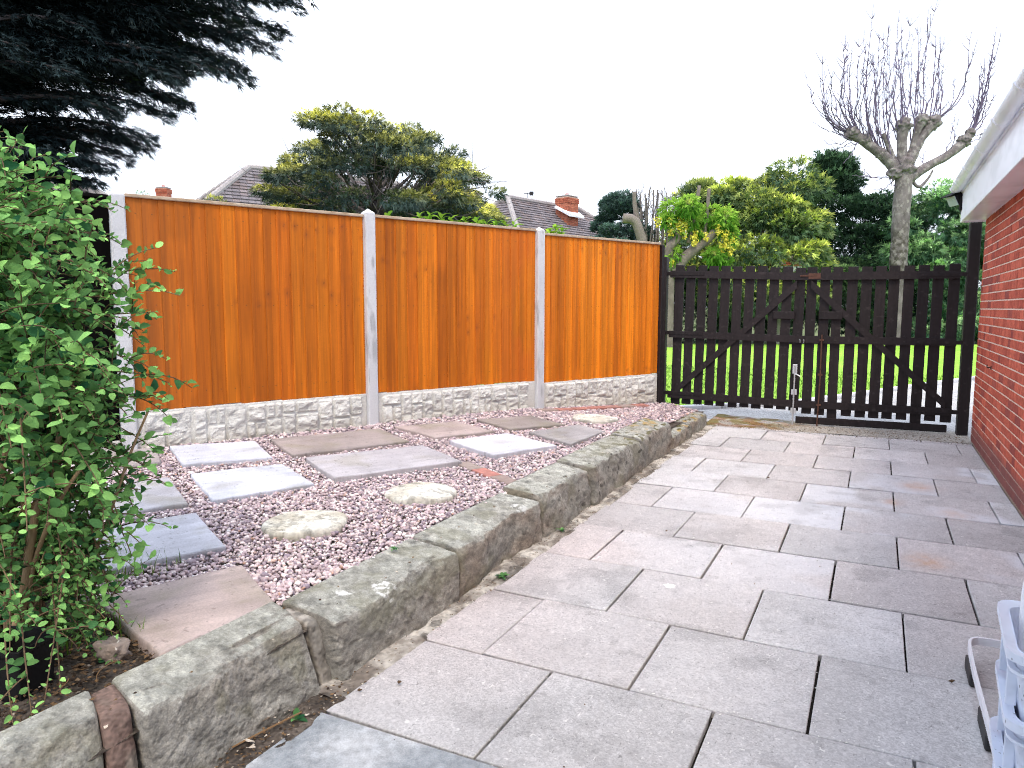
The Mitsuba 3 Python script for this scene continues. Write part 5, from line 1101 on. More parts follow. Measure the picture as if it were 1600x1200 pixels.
# -- the big dark conifer hanging in from the top left
r = np.random.RandomState(31)
dk = thing('dark_conifer', 'large dark conifer with feathery branches hanging into the sky at upper left', 'tree')
d0 = np.array((-9.920,4.694,1.351)); d0[2] = 0
def DP(a, z, dd=0.0): return np.array([d0[0], d0[1], z]) + AX * a + AY * dd
part(dk, 'trunk', Geo().add(*tube(spline([d0 + [0, 0, -.1], d0 + [.05, 0, 3], d0 + [.1, 0, 9.5]], 12), np.linspace(.30, .10, 12), 9)).shape('dark_bark', True))
tipsD = [(4.6,4.75,0),(4.34,4.55,0.2),(4.05,4.66,-0.3),(4.23,4.34,0.1),(3.92,3.98,0.1),(3.78,4.17,0.3),(3.52,4.02,-0.2),(3.07,3.74,0.1),(3.31,4.2,0.4),(2.98,3.56,0),(2.71,3.31,0.1),(2.54,3.49,-0.4),(2.6,3.24,0.2),(2.14,2.95,0),(1.91,2.8,0.1),(1.77,2.98,-0.5),(2.26,3.16,0.4),(1.61,2.84,0.3),(1.24,2.8,-0.2),(1.48,3.13,0.8),(0.94,2.91,0.5),(3.46,4.41,0.8),(3.11,4.62,-0.8),(2.72,4.2,0.9),(2.33,3.77,-0.8),(1.94,3.42,0.9),(3.69,4.76,0.6),(2.74,4.69,-0.9),(2.37,4.41,1.2),(1.76,3.98,-1.0),(1.28,3.41,1.1),(0.86,3.77,-1.1),(0.81,3.13,1.2),(3.34,4.97,0.5),(4.06,4.97,0.3),(4.43,5.11,-0.4),(4.65,5.04,0.3),(2.77,5.24,0.8),(1.64,4.41,1.4),(1.12,4.41,-1.4),(2.24,4.83,1.5),(2.92,3.85,0.7),(3.29,3.85,-0.4),(1.68,5.1,-1.4),(0.93,4.82,1.5),(2.42,4.06,0.2),(2.1,3.67,0.2),(1.71,3.24,0.1),(2.88,4.41,0.1),(1.31,3.84,0.2),(3.75,4.41,0.1),(0.98,3.41,0.1),(1.1,4.05,0.3),(3.15,4.06,0.1),(1.92,4.27,-0.3),(2.52,4.62,0.3),(1.51,4.69,0.4),(2.1,4.23,0.83),(2.9,4.64,1.06),(0.66,4.12,1.1),(2.16,4.09,-0.4),(1.76,4.7,0.38),(2.03,5.02,-0.21),(1.22,3.48,0.78),(0.93,3.52,-0.35),(2.13,4.89,-0.6),(2.74,4.9,-0.21),(2.99,4.63,-0.08),(2.95,4.77,0.62),(1.03,3.31,0.64),(2.95,4.6,-0.06),(1.51,4.78,-0.34),(0.77,4.44,0.49),(0.57,3.7,0.01),(1.31,3.69,0.27),(1.36,4.25,0.67),(0.65,3.1,-0.56),(2.41,4.3,-0.57),(2.53,4.74,0.44),(0.67,4.94,-0.27),(2.94,4.93,0.76),(2.86,4.51,0.02),(1.46,4.22,0.8),(0.81,3.56,0.84),(2.71,5.01,1.1),(0.83,4.37,0.5),(2.85,4.84,1.06),(1.94,4.65,-0.03),(1.07,4.89,-0.33),(2.26,4.06,-0.31),(0.63,3.08,0.36),(1.61,4.69,0.47),(2.62,4.7,0.16),(0.66,3.22,-0.54),(1.77,3.93,-0.36),(2.36,4.18,0.53),(2.54,4.95,0.18)]
P, D, U1 = [], [], []
for (x, y, dd) in tipsD:
    e = DP(x * (.95 if x > 2.2 else 1), y, dd); st = DP(r.uniform(0, .23), max(y - .27 + .10 * x, 2.5), dd * .25); L = np.linalg.norm(e - st)
    c = spline([st, st * .45 + e * .55 + [0, 0, .10 + .05 * L], e], 18); part(dk, 'branch', Geo().add(*tube(c, np.linspace(.05, .006, 18), 6)).shape('dark_bark', True))
    tg = unit(np.gradient(c, axis=0)); n = int(270 * L)
    u = r.uniform(.15, 1, n) ** .8; i = np.minimum((u * 17).astype(int), 16); w = (u * 17 - i)[:, None]; p = c[i] * (1 - w) + c[i + 1] * w
    lat = unit(np.cross(tg[i], [0, 0, 1.])) * r.choice([-1, 1], n)[:, None]; reach = (.36 * (1 - u) ** .8 + .05) * r.uniform(0, 1, n)
    p = p + lat * reach[:, None] + np.c_[np.zeros((n, 2)), -reach * .20 + r.normal(0, .045, n)]
    for _ in range(9):      # finer twigs feathering the outer half of the branch
        k = r.randint(7, 16); dd_ = unit(tg[k] + unit(np.cross(tg[k], [0, 0, 1.])) * r.uniform(-.7, .7) + [0, 0, r.uniform(-.38, .12)]); l_ = r.uniform(.14, .36); m_ = int(70 * l_); w_ = r.uniform(0, 1, m_)
        P.append(c[k] + dd_ * (w_ * l_)[:, None] + np.c_[np.zeros((m_, 2)), -.10 * l_ * w_ ** 2] + r.normal(0, .014, (m_, 3))); D.append(dd_ + r.normal(0, .22, (m_, 3)) + [0, 0, -.12]); U1.append(.55 + .45 * w_)
    P.append(p); D.append(tg[i] * .9 + lat * .40 + r.normal(0, .30, (n, 3)) + [0, 0, -.10]); U1.append(u)
P, D, U1 = np.vstack(P), np.vstack(D), np.concatenate(U1)
V, F, t = sprays(P, D, r.uniform(.06, .17, len(P)), r, 5, width=.17, spread=.75, droop=.15, uv=np.stack([r.uniform(.1, .9, len(P)), np.clip(U1 * r.uniform(.2, 1.2, len(P)), 0, 1)], 1), flat=np.array([0, 0, 1.]))
part(dk, 'crown', Geo().add(V, F, t).shape('fol_dark', False)); print('dark conifer sprays', len(P))

# -- trees beyond the lawn
r = np.random.RandomState(41)
def at(p): p = np.array(p); p[2] = 0; return p
conifer_mass('yellow_green_conifer', 'broad yellow green conifer beyond the gate, left of the bare pollard', at((-4.137,29.432,1.380)), 2.5, 2.2, 6.3, 1.2, 'fol_yellow_green', r, 78, 12000, .42, .78, young=.95, droop=.30, upd=.05, profile=lambda t: 1.0 if t < .45 else math.sqrt(max(.05, 1 - ((t - .45) / .62) ** 2)))
conifer_mass('light_green_tree', 'lighter green tree left of the yellow green conifer, behind the yellow flowered tree', at((-6.453,29.957,1.375)), 2.1, 1.8, 6.0, 1.0, 'fol_yellow_green', r, 46, 7000, .36, .7, young=.55, droop=.1)
conifer_mass('deep_green_conifer', 'deep green conifer rising behind the yellow green one', at((-1.964,33.900,1.387)), 2.3, 2.0, 7.45, 1.0, 'fol_deep_green', r, 70, 9500, .40, .75, young=.75, upd=.5, profile=lambda t: 1.0 if t < .4 else max(.08, 1 - ((t - .4) / .62) ** 1.5))
conifer_mass('dark_green_conifer', 'lower dark green conifer between the deep green one and the pollard trunk', at((-0.244,33.639,1.391)), 2.0, 1.5, 5.7, .4, 'fol_deep_green', r, 62, 7500, .36, .65, young=.55, upd=.4)
conifer_mass('feathery_conifer', 'fresh green feathery conifer behind the pollard trunk at right', at((2.052,33.667,1.396)), 2.6, 1.6, 5.95, .1, 'fol_leylandii', r, 86, 13000, .42, .66, young=.95, droop=.30, upd=-.05, profile=lambda t: 1.0 if t < .7 else math.sqrt(max(.1, 1 - ((t - .7) / .32) ** 2)), trunk=False)
conifer_mass('tall_hedge_conifer', 'green conifer partly hidden behind the brick building', at((4.833,35.627,1.404)), 2.2, 1.6, 5.6, .1, 'fol_leylandii', r, 50, 6000, .42, .66, young=.7, droop=.30, upd=-.05, trunk=False)
conifer_mass('blue_green_conifer', 'small blue green conifer beside the tiled roof, behind the last fence panel', at((-8.632,26.048,1.368)), 1.05, 1.0, 5.3, 2.2, 'fol_blue', r, 34, 5200, .30, .45, young=.8, upd=.45)
# the hedge under them
for i, (px0, lab) in enumerate(((1075, 'dark hedge section behind the left gate leaf'), (1190, 'dark hedge section behind the middle of the gates'), (1310, 'dark hedge section behind the right gate leaf, left of the pollard'), (1440, 'dark hedge section behind the right gate leaf, right of the pollard'))):
    c = at([(-6.684,28.715,1.374), (-4.055,29.698,1.380), (-1.406,31.480,1.387), (1.516,32.723,1.394)][i])
    conifer_mass('hedge', lab, c, 1.85, .8, 2.9, .15, 'fol_hedge' if i < 3 else 'fol_leylandii', r, 40, 5200, .30, .50, young=.5 if i < 3 else .3, trunk=False, profile=lambda t: 1.0, cat='hedge', flatten=.9)
# the bare upright stems between the blue conifer and the flowering tree
bs = thing('bare_shrub', 'cluster of bare upright pruned stems left of the yellow flowered tree', 'shrub'); b0 = at((-7.497,26.168,1.370))
for i in range(26):
    x = r.uniform(-.61, .66); a = b0 + AX * x * .5 + AY * r.uniform(-.4, .4); h = r.uniform(4.85, 5.9) - abs(x) * .42
    e = b0 + AX * x + AY * r.uniform(-.5, .5) + [0, 0, h]; part(bs, 'stem', Geo().add(*tube(spline([a, (a * .4 + e * .6) + r.normal(0, .08, 3), e], 8), np.linspace(.055, .022, 8), 5)).shape('bare_twig', True))
G = Geo()
for _ in range(200):
    a = b0 + AX * r.uniform(-.7, .7) + AY * r.uniform(-.5, .5) + [0, 0, r.uniform(2.6, 5.4)]; d = unit(r.normal(0, .5, 3) + [0, 0, .8]); G.add(*tube([a, a + d * r.uniform(.3, .8)], [.012, .005], 4, False))
part(bs, 'twigs', G.shape('bare_twig', True), stuff=True)

# -- the flowering tree with lopped limbs (yellow hanging racemes)
r = np.random.RandomState(51)
lb = thing('flowering_tree', 'lopped tree with bright green leaves and hanging yellow flowers beyond the left gate', 'tree')
l0 = at((-6.396,24.921,1.372))
def LP(a, z, dd=0.0): return np.array([l0[0], l0[1], z]) + AX * a + AY * dd
def limb(pts, r0, r1, lab=None, key='smooth_bark'): part(lb, 'limb', Geo().add(*tube(spline([np.array(p) for p in pts], 14), np.linspace(r0, r1, 14), 9)).shape(key, True), lab)
part(lb, 'trunk', Geo().add(*tube(spline([l0 + [0, 0, -.1], LP(-0.08, 0.93), LP(-0.07, 2.46), LP(0.12, 2.72)], 10), np.linspace(.20, .18, 10), 9)).shape('smooth_bark', True))
limb([LP(0.01, 2.57), LP(-0.12, 3.33), LP(0.16, 3.72), LP(0.34, 4.15)], .17, .13)
limb([LP(0.02, 2.42), LP(0.40, 3.01), LP(0.82, 3.38), LP(1.25, 3.72), LP(1.46, 3.98)], .22, .13)
limb([LP(-0.80, 1.59, -.2), LP(-1.04, 3.44, -.2), LP(-1.20, 4.02, -.2), LP(-1.38, 4.32, -.2), LP(-1.73, 4.36, -.2)], .20, .16, 'bent limb sawn off at its end')
limb([LP(-1.16, 3.97, -.1), LP(-1.30, 4.62, -.1), LP(-1.36, 5.25, -.1)], .10, .06)
limb([LP(0.54, 3.55), LP(0.77, 4.51), LP(0.82, 5.05), LP(0.87, 5.47)], .07, .06); limb([LP(1.08, 3.76), LP(1.17, 4.83), LP(1.20, 5.37)], .07, .06)
ell = [(0.0,4.66,0.53,0.44),(0.44,4.79,0.44,0.4),(-0.25,4.3,0.26,0.26),(1.31,4.51,0.49,0.44),(1.71,4.3,0.44,0.53),(1.06,4.15,0.35,0.31),(1.9,3.87,0.22,0.4),(0.15,3.93,0.22,0.18),(0.04,3.16,0.4,0.35),(-0.04,2.85,0.26,0.22),(1.36,3.12,0.4,0.31),(1.71,3.01,0.31,0.26),(0.85,3.94,0.31,0.22),(0.62,4.3,0.26,0.22)]
C = np.array([LP(x, z, r.uniform(-.4, .4)) for x, z, a, b in ell]); rad = np.array([(a * .82, a * .82, b * .85) for x, z, a, b in ell]); wts = rad.prod(1) ** .67
kk = r.choice(len(C), 2500, p=wts / wts.sum()); P, D, kk, u, s = clump_points(C, rad, kk, r, .5)
cool = np.array([1 if z < 3.3 and x > .7 else 0 for x, z, a, b in ell])[kk]
V, F, t = sprays(P, D + [0, 0, -.15], r.uniform(.12, .22, len(P)), r, 3, width=.55, spread=.8, droop=.5, uv=np.stack([r.uniform(.1, .9, len(P)), np.clip((.35 + .55 * u[:, 2] + r.normal(0, .2, len(P))) * (1 - .6 * cool), 0, 1)], 1))
part(lb, 'crown', Geo().add(V, F, t).shape('leaf_laburnum', False))
for (x, y, n) in [(-0.12,4.19,26),(0.37,4.15,30),(-0.57,4.15,14),(0.23,4.41,18),(1.69,3.72,26),(1.87,3.44,24),(1.42,3.94,16),(0.73,3.72,22),(0.64,3.55,14),(1.08,3.66,12),(1.99,3.72,16),(0.2,3.98,16),(1.61,3.38,16),(-0.06,2.72,10)]:
    G = Geo(); p0 = LP(x, y, r.uniform(-.5, -.1)) 
    for _ in range(n * 3):
        z = r.uniform(0, 1); q = p0 + np.array([*(r.normal(0, .07, 2) * (1 - .5 * z)), .22 - .62 * z * (n / 26.)]); s = r.uniform(.035, .06)
        V = unit(r.normal(size=(4, 3))) * s; G.add(V + q, [[0, 1, 2], [0, 2, 3], [0, 3, 1], [1, 3, 2]], (r.uniform(), r.uniform()))
    part(lb, 'flower', G.shape('petal_yellow'), stuff=True)

# -- the pollarded tree with a fan of bare shoots
r = np.random.RandomState(61)
po = thing('pollarded_tree', 'pollarded tree with mottled trunk and a tall fan of bare shoots', 'tree')
p0 = at((0.746,30.197,1.391))
def PP(a, z, dd=0.0): return np.array([p0[0], p0[1], z]) + AX * a + AY * dd
def bole(pts, radii, nseg, sides, name, lump=.12, key='pollard_bark'):
    c = spline([np.array(q) for q in pts], nseg); rr = np.interp(np.linspace(0, 1, nseg), np.linspace(0, 1, len(radii)), radii); v, f = tube(c, rr, sides)
    nn = meshkit.fbm(v * 2.6, 3) - .5; cen = np.vstack([np.repeat(c, sides, 0), c[:1], c[-1:]]); v = v + (v - cen) * (nn * 2 * lump)[:, None]
    part(po, name, Geo().add(v, f).shape(key, True)); return c
bole([p0 + AX * -.10 + [0, 0, -.1], PP(-0.09, 1.39), PP(-0.20, 3.24), PP(-0.20, 4.83), PP(-0.17, 5.85), PP(-0.18, 6.36)], [.40, .34, .31, .29, .30, .28], 40, 16, 'trunk', .10)
Ls = [([PP(-0.18, 6.07), PP(-0.60, 6.45), PP(-1.05, 6.83), PP(-1.67, 7.27), PP(-2.14, 7.56)], [.24, .20, .17, .16, .20]), ([PP(-0.19, 6.23), PP(0.07, 6.79), PP(0.38, 7.41), PP(0.71, 7.87)], [.24, .19, .15, .20]), ([PP(0.11, 6.90), PP(0.18, 7.56), PP(0.34, 7.96)], [.14, .12, .18]),
      ([PP(-0.04, 5.91), PP(0.36, 6.23), PP(0.78, 6.48), PP(1.42, 6.86), PP(1.89, 7.26), PP(2.12, 7.57)], [.20, .16, .15, .15, .17, .12]), ([PP(-0.22, 6.23), PP(-0.30, 6.85), PP(-0.31, 7.47), PP(-0.29, 7.83)], [.22, .17, .15, .22]), ([PP(-0.48, 6.45), PP(-0.80, 7.12), PP(-1.00, 7.56)], [.10, .09, .07]), ([PP(0.12, 5.96), PP(0.39, 5.69), PP(0.65, 5.92), PP(0.84, 6.27)], [.06, .05, .04, .03])]
limbs = [bole(a, b, 22, 10, 'limb', .22) for a, b in Ls]
for (x, y, s) in [(-2.14,7.56,0.26),(-1.63,7.34,0.22),(0.75,7.92,0.28),(0.36,8.01,0.24),(-0.29,7.83,0.28),(-0.47,6.23,0.3),(1.91,7.3,0.24),(2.1,7.57,0.18),(-1.05,6.85,0.2),(-0.18,6.36,0.38)]:
    m = trimesh.creation.icosphere(3); v = np.array(m.vertices); v = v * (1 + 1.1 * (meshkit.fbm(v * 2.6 + x * 3, 4) - .5))[:, None] * s * .92; part(po, 'knuckle', Geo().add(v + PP(x, y), np.array(m.faces)).shape('pollard_bark', True))
def shoot(a, e, r0, bend):
    a, e = np.array(a), np.array(e); L = np.linalg.norm(e - a); m = a * .62 + e * .38 + np.array(bend); m2 = a * .25 + e * .75 + np.array(bend) * .45
    c = spline([a, m, m2, e], 12); c[1:-1] += r.normal(0, .022, (10, 3)); G = Geo().add(*tube(c, np.linspace(r0, .009, 12), 5, False))
    for _ in range(int(L * 3.6)):
        k = r.randint(2, 11); d = unit(unit(c[k + 1] - c[k]) * .9 + unit(r.normal(size=3) * [1, 1, .3]) * .75); l = r.uniform(.10, .42) * (1.6 if r.rand() < .12 else 1); q = c[k]
        G.add(*tube([q, q + d * l * .5, q + d * l + [0, 0, l * .15]], [.013, .010, .006], 4, False))
    part(po, 'shoot', G.shape('pollard_shoot', True))
tops = [(-3.68,9.25),(-3.45,10.01),(-3.23,9.66),(-2.98,10.7),(-3.06,10.36),(-2.75,10.47),(-2.54,10.79),(-2.47,10.31),(-2.15,10.79),(-1.94,10.25),(-1.74,11.82),(-1.66,11.22),(-1.47,11.05),(-1.59,10.75),(-1.19,10.47),(-0.99,11.31),(-0.89,11.54),(-0.67,11.22),(-0.57,11.82),(-0.66,10.71),(-0.34,11.01),(-0.19,10.36),(-0.02,11.65),(0.04,11.31),(0.33,11.83),(0.28,11.44),(0.17,10.69),(0.54,10.58),(0.69,10.36),(0.83,11.27),(0.94,10.97),(0.81,9.93),(1.58,10.84),(1.41,10.37),(1.26,9.93),(1.4,9.5),(1.11,10.15),(-2.26,9.71),(-1.81,9.93),(-1.3,10.04),(-1.0,9.93),(-0.74,10.15),(-0.01,10.04),(0.35,9.93),(-1.15,10.9),(-0.44,11.44),(-0.16,11.01),(-2.66,9.71),(-3.13,9.05),(-2.02,9.49),(-1.46,9.71)]
src = np.vstack([limbs[0][4:], limbs[1][8:], limbs[2][6:], limbs[4][8:], [PP(-2.15, 7.60)] * 10, [PP(0.71, 7.92)] * 8, [PP(-0.29, 7.83)] * 10, [PP(0.36, 8.01)] * 6])
for (x, y) in tops:
    for q in range(2 if y < 10.3 and r.rand() < .6 else 1):
        e = PP(x + (r.uniform(-.28, .28) if q else 0), y - (r.uniform(.1, 1.1) if q else 0), r.uniform(-1.3, 1.3)); ex = (e - p0) @ AX
        sx = (src - p0) @ AX; cand = np.argsort(np.abs(sx - ex * .62) + r.uniform(0, .5, len(src)))[0]; a = src[cand]
        side = np.sign(ex - sx[cand]); shoot(a, e, r.uniform(.018, .029), AX * side * min(.55, abs(ex - sx[cand]) * .55) + r.normal(0, .06, 3))
for (x, y) in [(2.77,10.91),(2.73,10.48),(2.66,9.94),(2.53,9.5),(2.43,9.06),(2.24,10.04),(2.02,9.76),(2.67,8.85),(2.19,8.84),(2.84,11.23)]:
    shoot(PP(2.10, 7.57) + AX * r.uniform(-.1, .07), PP(x, y, r.uniform(-.5, .5)), r.uniform(.02, .032), AX * r.uniform(.08, .26))
for (x0, y0, x, y) in [(-2.14,7.47,-3.49,7.95),(-2.09,7.43,-3.04,7.18),(-2.02,7.43,-2.8,6.96),(-1.9,7.25,-2.5,6.45),(-2.14,7.56,-3.42,8.5),(-1.79,7.25,-2.59,7.4),(2.02,7.41,2.89,7.97),(1.87,7.26,2.76,7.61),(-0.58,6.18,-2.07,6.07),(-0.57,6.07,-1.73,6.22),(-0.57,5.91,-1.12,5.62),(0.01,5.85,0.23,6.85),(0.44,6.36,0.67,7.03),(1.22,6.74,1.64,8.29),(1.42,6.86,1.43,7.96),(-0.44,5.73,-0.87,5.96)]:
    shoot(PP(x0, y0), PP(x, y, r.uniform(-.4, .4)), .016, AX * 0 + [0, 0, -.12])

# -- bright young leaves showing over the fence
r = np.random.RandomState(71)
def laurel(pts, lab):
    k = thing('laurel_shrub', lab, 'shrub'); G = Geo(); S = Geo()
    for p in pts:
        p = np.array(p); foot = p.copy(); foot[2] = .1; S.add(*tube(spline([foot, (foot + p) / 2 + [.05, .03, 0], p], 6), [.014, .012, .010, .009, .007, .005], 5), (.6, .5))
        for i in range(11):
            a = i * 2.4 + r.uniform(-.4, .4); L = r.uniform(.08, .14); V, F = leaf_mesh(L, L * .42, .25, .5); G.add(orient(V, p + [0, 0, -.012 * i + .03], np.array([math.cos(a), math.sin(a), r.uniform(.1, .9)]), np.array([0, 0, 1.]) + r.normal(0, .2, 3)), F, (r.uniform(.2, 1), r.uniform(.2, 1)))
    part(k, 'stem', S.shape('shrub_stem', True)); part(k, 'crown', G.shape('leaf_laurel', True))
laurel([(-5.129,6.998,2.388), (-4.862,7.248,2.409), (-4.804,7.392,2.436), (-4.626,7.364,2.394), (-4.531,7.408,2.365), (-4.442,7.567,2.377), (-4.355,7.723,2.373), (-4.251,7.771,2.343), (-4.196,7.913,2.355), (-4.091,7.965,2.355), (-4.054,8.098,2.366)], 'bright green young leaves showing above the middle orange fence panel')
laurel([(-3.765,8.575,2.320), (-3.709,8.607,2.353), (-3.674,8.734,2.323)], 'small bright green leafy sprig above the left end of the last orange fence panel')
conifer_mass('golden_bush', 'small golden sprig peeping over the nearest orange fence panel', at((-7.766,6.789,1.357)), .22, .2, 2.78, .8, 'fol_golden', r, 14, 900, .10, .14, young=1.0, trunk=True)
conifer_mass('distant_tree', 'faint pale leafed treetop peeping over the fence beside the small far chimney', at((-38.110,28.119,1.303)), 1.2, 1.0, 7.9, 3.0, 'fol_leylandii', r, 16, 420, .30, .5, young=.8, trunk=True)

# ------------------------------------------------------------------ houses
def hip_roof(k, A1, A2, a, b, h, courses, tile_w, r, wall_h=True, key='roof_tile', wallkey='wall_render', ridge=True):
    """Hipped roof between ridge ends A1 and A2: every course is a row of separate tiles, lapped over the next."""
    A1, A2 = np.array(A1, float), np.array(A2, float); A2[2] = A1[2]; e1 = unit(A2 - A1); e2 = np.array([e1[1], -e1[0], 0]); Lr = np.linalg.norm(A2 - A1)
    FLc, FRc, BLc, BRc = A1 - e1 * a + e2 * b, A2 + e1 * a + e2 * b, A1 - e1 * a - e2 * b, A2 + e1 * a - e2 * b
    for q in (FLc, FRc, BLc, BRc): q[2] = A1[2] - h
    for fi, (p, q, pt, qt) in enumerate(((FLc, FRc, A1, A2), (BLc, FLc, A1, A1), (FRc, BRc, A2, A2), (BRc, BLc, A2, A1))):
        G = Geo(); n = np.cross(q - p, pt - p + (1e-9)); n = unit(n); n = n if n[2] > 0 else -n; wdir = unit(q - p)
        for c in range(courses):
            t0, t1 = c / courses, min(1, (c + 1.25) / courses); l0, r0 = p + (pt - p) * t0, q + (qt - q) * t0; l1, r1 = p + (pt - p) * t1, q + (qt - q) * t1
            w = (r0 - l0) @ wdir; m = max(1, int(w / tile_w)); off = .5 * (c % 2)
            xs = np.unique(np.clip((np.arange(m + 2) - off) / m, 0, 1))
            up_ = (l1 + r1) / 2 - (l0 + r0) / 2; la, lb_ = (l1 - l0) @ wdir, (r1 - l0) @ wdir; upv = up_ - wdir * (up_ @ wdir)
            for u0, u1 in zip(xs[:-1], xs[1:]):
                x0, x1 = u0 * w + .006, u1 * w - .006
                if x1 - x0 < .02: continue
                y0, y1 = min(max(x0, la), max(lb_, la)), max(min(x1, lb_), min(la, lb_)); lift = n * (.055 + r.uniform(0, .014))
                B0, B1 = l0 + wdir * x0 + lift, l0 + wdir * x1 + lift; T0, T1 = l0 + wdir * y0 + upv + n * .012, l0 + wdir * y1 + upv + n * .012
                if y1 <= y0: T1 = T0
                G.add(np.array([B0, B1, T1, T0, B0 - n * .05, B1 - n * .05]), [[0, 1, 2], [0, 2, 3], [4, 5, 1], [4, 1, 0]], (r.uniform(), r.uniform()))
        part(k, 'roof', G.shape(key), stuff=True)
    for p, q in ((FLc, A1), (FRc, A2), (BLc, A1), (BRc, A2), (A1, A2)):
        G = Geo(); L = np.linalg.norm(q - p); m = max(1, int(L / .42))
        for i in range(m):
            s, e = p + (q - p) * i / m, p + (q - p) * (i + .985) / m; up = np.array([0, 0, .06]); G.add(*tube([s + up, e + up + [0, 0, .012]], [.11, .125], 8), (.6 + .4 * r.rand(), .2))
        part(k, 'ridge_tiles', G.shape('ridge_tile', 30), stuff=True)
    ins = .35; base = [FLc + e1 * ins - e2 * ins, FRc - e1 * ins - e2 * ins, BRc - e1 * ins + e2 * ins, BLc + e1 * ins + e2 * ins]; z1 = A1[2] - h - .02
    V = np.array([(*q[:2], -.1) for q in base] + [(*q[:2], z1) for q in base]); part(k, 'wall', Geo().add(V, BOXF).shape(wallkey))
    V = np.array([(*q[:2], z1 - .16) for q in (FLc, FRc, BRc, BLc)] + [(*q[:2], z1 + .05) for q in (FLc, FRc, BRc, BLc)]); part(k, 'eaves', Geo().add(V, BOXF).shape('white_pvc'))
    return e1, e2
def ridge_col(p, n, uv): return mix((0.26, 0.235, 0.245), (0.40, 0.375, 0.375), fbm(p.x * 3, p.y * 3, p.z * 3, 3))
mat('ridge_tile', ridge_col, 0.9)
def chimney(k, p, e1, e2, w, d, z0, z1, r, cap=True):
    c = np.array(p); c[2] = 0; FR = frame(c, e1, e2); n = int((z1 - z0) / .085); G = Geo()
    for i in range(n):
        z = z0 + i * .085; gr = .03 if cap and i >= n - 3 else 0
        for s in range(4):
            cells = max(2, int((w if s % 2 == 0 else d) / .23)); 
            for j in range(cells):
                hw, hd = w / 2 + gr, d / 2 + gr
                if s == 0: bb = (-hw + 2 * hw * j / cells + .006, -hw + 2 * hw * (j + 1) / cells - .006, hd - .1, hd)
                elif s == 2: bb = (-hw + 2 * hw * j / cells + .006, -hw + 2 * hw * (j + 1) / cells - .006, -hd, -hd + .1)
                elif s == 1: bb = (hw - .1, hw, -hd + 2 * hd * j / cells + .006, -hd + 2 * hd * (j + 1) / cells - .006)
                else: bb = (-hw, -hw + .1, -hd + 2 * hd * j / cells + .006, -hd + 2 * hd * (j + 1) / cells - .006)
                G.add(FR(box(*bb, z, z + .073)[0]), BOXF, (r.uniform(), r.uniform()))
    ck = part(k, 'chimney', Geo().add(FR(box(-w / 2 + .015, w / 2 - .015, -d / 2 + .015, d / 2 - .015, z0 - 1.2, z1 - .02)[0]), BOXF).shape('brick_mortar'))
    part(ck, 'bricks', G.shape('chimney_brick'), stuff=True)
    G = Geo().add(FR(chamfer_box(-w / 2 - .02, w / 2 + .02, -d / 2 - .02, d / 2 + .02, z1, z1 + .05, .02)[0]), CB[1]); part(ck, 'capping', G.shape('cast_concrete'))
    v, f = tube([(0, 0, z1 + .04), (0, 0, z1 + .17)], [.12, .10], 12); part(ck, 'chimney_pot', Geo().add(FR(v), f).shape('chimney_brick', 30)); return ck
r = np.random.RandomState(81)
h1 = thing('house', 'grey hipped roof of a house behind the nearest fence panel, left of the golden conifer', 'house')
A1 = np.array((-22.768,21.852,6.833)); e = AX * math.cos(.62) + AY * math.sin(.62); hip_roof(h1, A1, A1 + e * 6.5, 3.6, 3.8, 2.9, 19, .28, r)
h2 = thing('house', 'house with mauve tiled roof and red brick chimney right of the golden conifer', 'house')
B1, B2 = np.array((-15.790,30.934,6.429)), np.array((-14.339,36.400,6.526)); B2[2] = B1[2]; e1, e2 = hip_roof(h2, B1, B2, 3.3, 3.9, 3.0, 22, .28, r)
cp = np.array((-14.444,33.821,6.100)) + e2 * .55; chimney(h2, cp, e1, e2, .85, .75, 5.3, (-14.554,34.066,6.730)[2], r)
G = Geo(); FRM = frame((cp[0], cp[1], 0), e1, e2); zz = B1[2] - .55 / 3.9 * 3.0
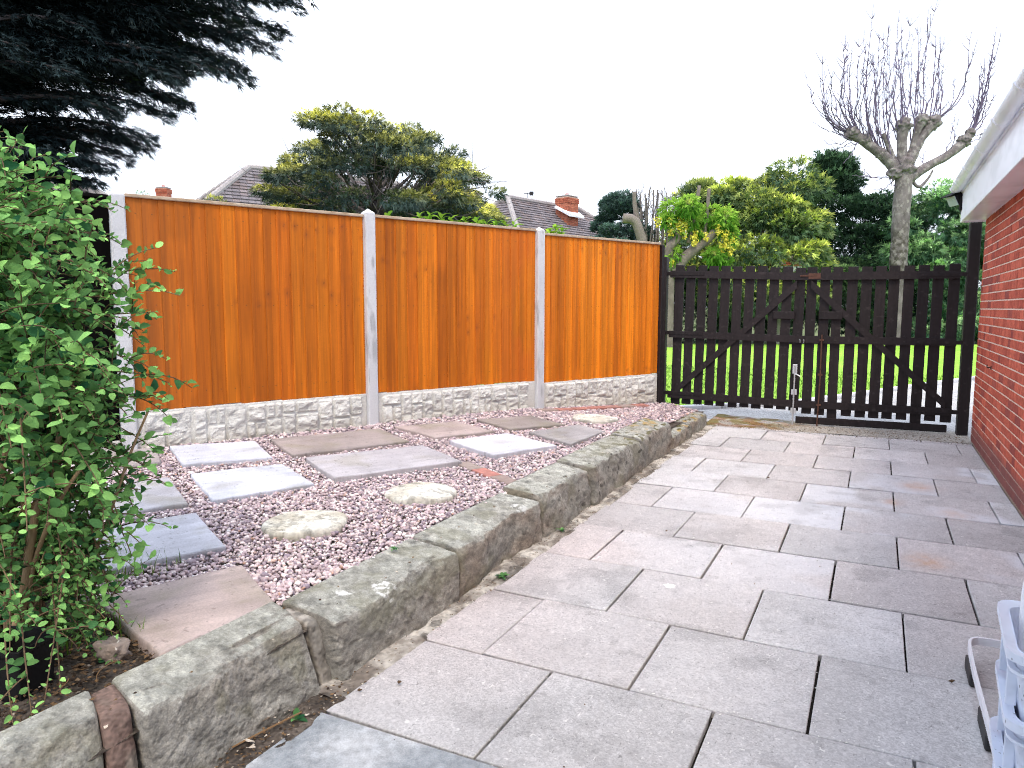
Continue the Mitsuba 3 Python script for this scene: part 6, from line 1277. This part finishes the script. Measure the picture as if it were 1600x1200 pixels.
G.add(FRM(np.array([[-.60, .30, zz - .06], [.60, .30, zz - .06], [.60, .62, zz - .30], [-.60, .62, zz - .30], [-.60, .30, zz + .02], [.60, .30, zz + .02], [.60, .62, zz - .20], [-.60, .62, zz - .20]])), BOXF)
for s in (-1, 1): G.add(FRM(np.array([[s * .44, -.3, zz + .17], [s * .60, -.3, zz + .17], [s * .60, .62, zz - .3], [s * .44, .62, zz - .3], [s * .44, -.3, zz + .30], [s * .60, -.3, zz + .26], [s * .60, .62, zz - .18], [s * .44, .62, zz - .16]])), BOXF)
part(h2, 'flashing', G.shape('white_pvc'))
h3 = thing('house', 'far house of which only a small brick chimney shows above the nearest fence panel', 'house')
C1 = np.array((-38.833,30.714,7.252)); e1, e2 = hip_roof(h3, C1 - AX * 2, C1 + AX * 3, 3, 4, 3, 8, .6, r); chimney(h3, C1 - AX * .05 - AY * .3, AX, -AY, .66, .62, C1[2] - .5, (-39.029,30.754,8.410)[2], r)
h4 = thing('house', 'low roofed house with white fascia behind the black fence panel and dark conifer', 'house')
D1 = np.array((-13.052,7.778,3.596)); hip_roof(h4, D1 - AX * 3.2, D1 + AX * .10, .75, .7, .40, 7, .3, r)
h5 = thing('house', 'scrap of orange tiled roof seen low between the conifers over the gate', 'house')
E1 = np.array((-3.312,28.935,3.183)); hip_roof(h5, E1 - AX * .22, E1 + AX * .22, .16, 1.0, .35, 4, .2, r, key='red_roof')
# television aerial on the far ridge
ae = np.array((-15.397,32.632,6.749)); G = Geo()
for q in (-.16, .12): G.add(*tube([ae + AX * q + [0, 0, -.5], ae + AX * q + [0, 0, .16]], .022, 6))
G.add(*tube([ae + AX * -.35 + [0, 0, .10], ae + AX * .25 + [0, 0, .14]], .018, 5)).add(*chamfer_box(ae[0] - .05, ae[0] + .12, ae[1] - .05, ae[1] + .08, ae[2] + .02, ae[2] + .2, .01))
single('roof_aerial', G.shape('dark_gap'), 'small dark aerial on the ridge left of the red brick chimney', 'aerial')
print('triangles', sum(len(meshkit.WRITTEN[d['filename']][1]) for d in scene.values() if d.get('type') == 'ply'), 'entries', len(scene))
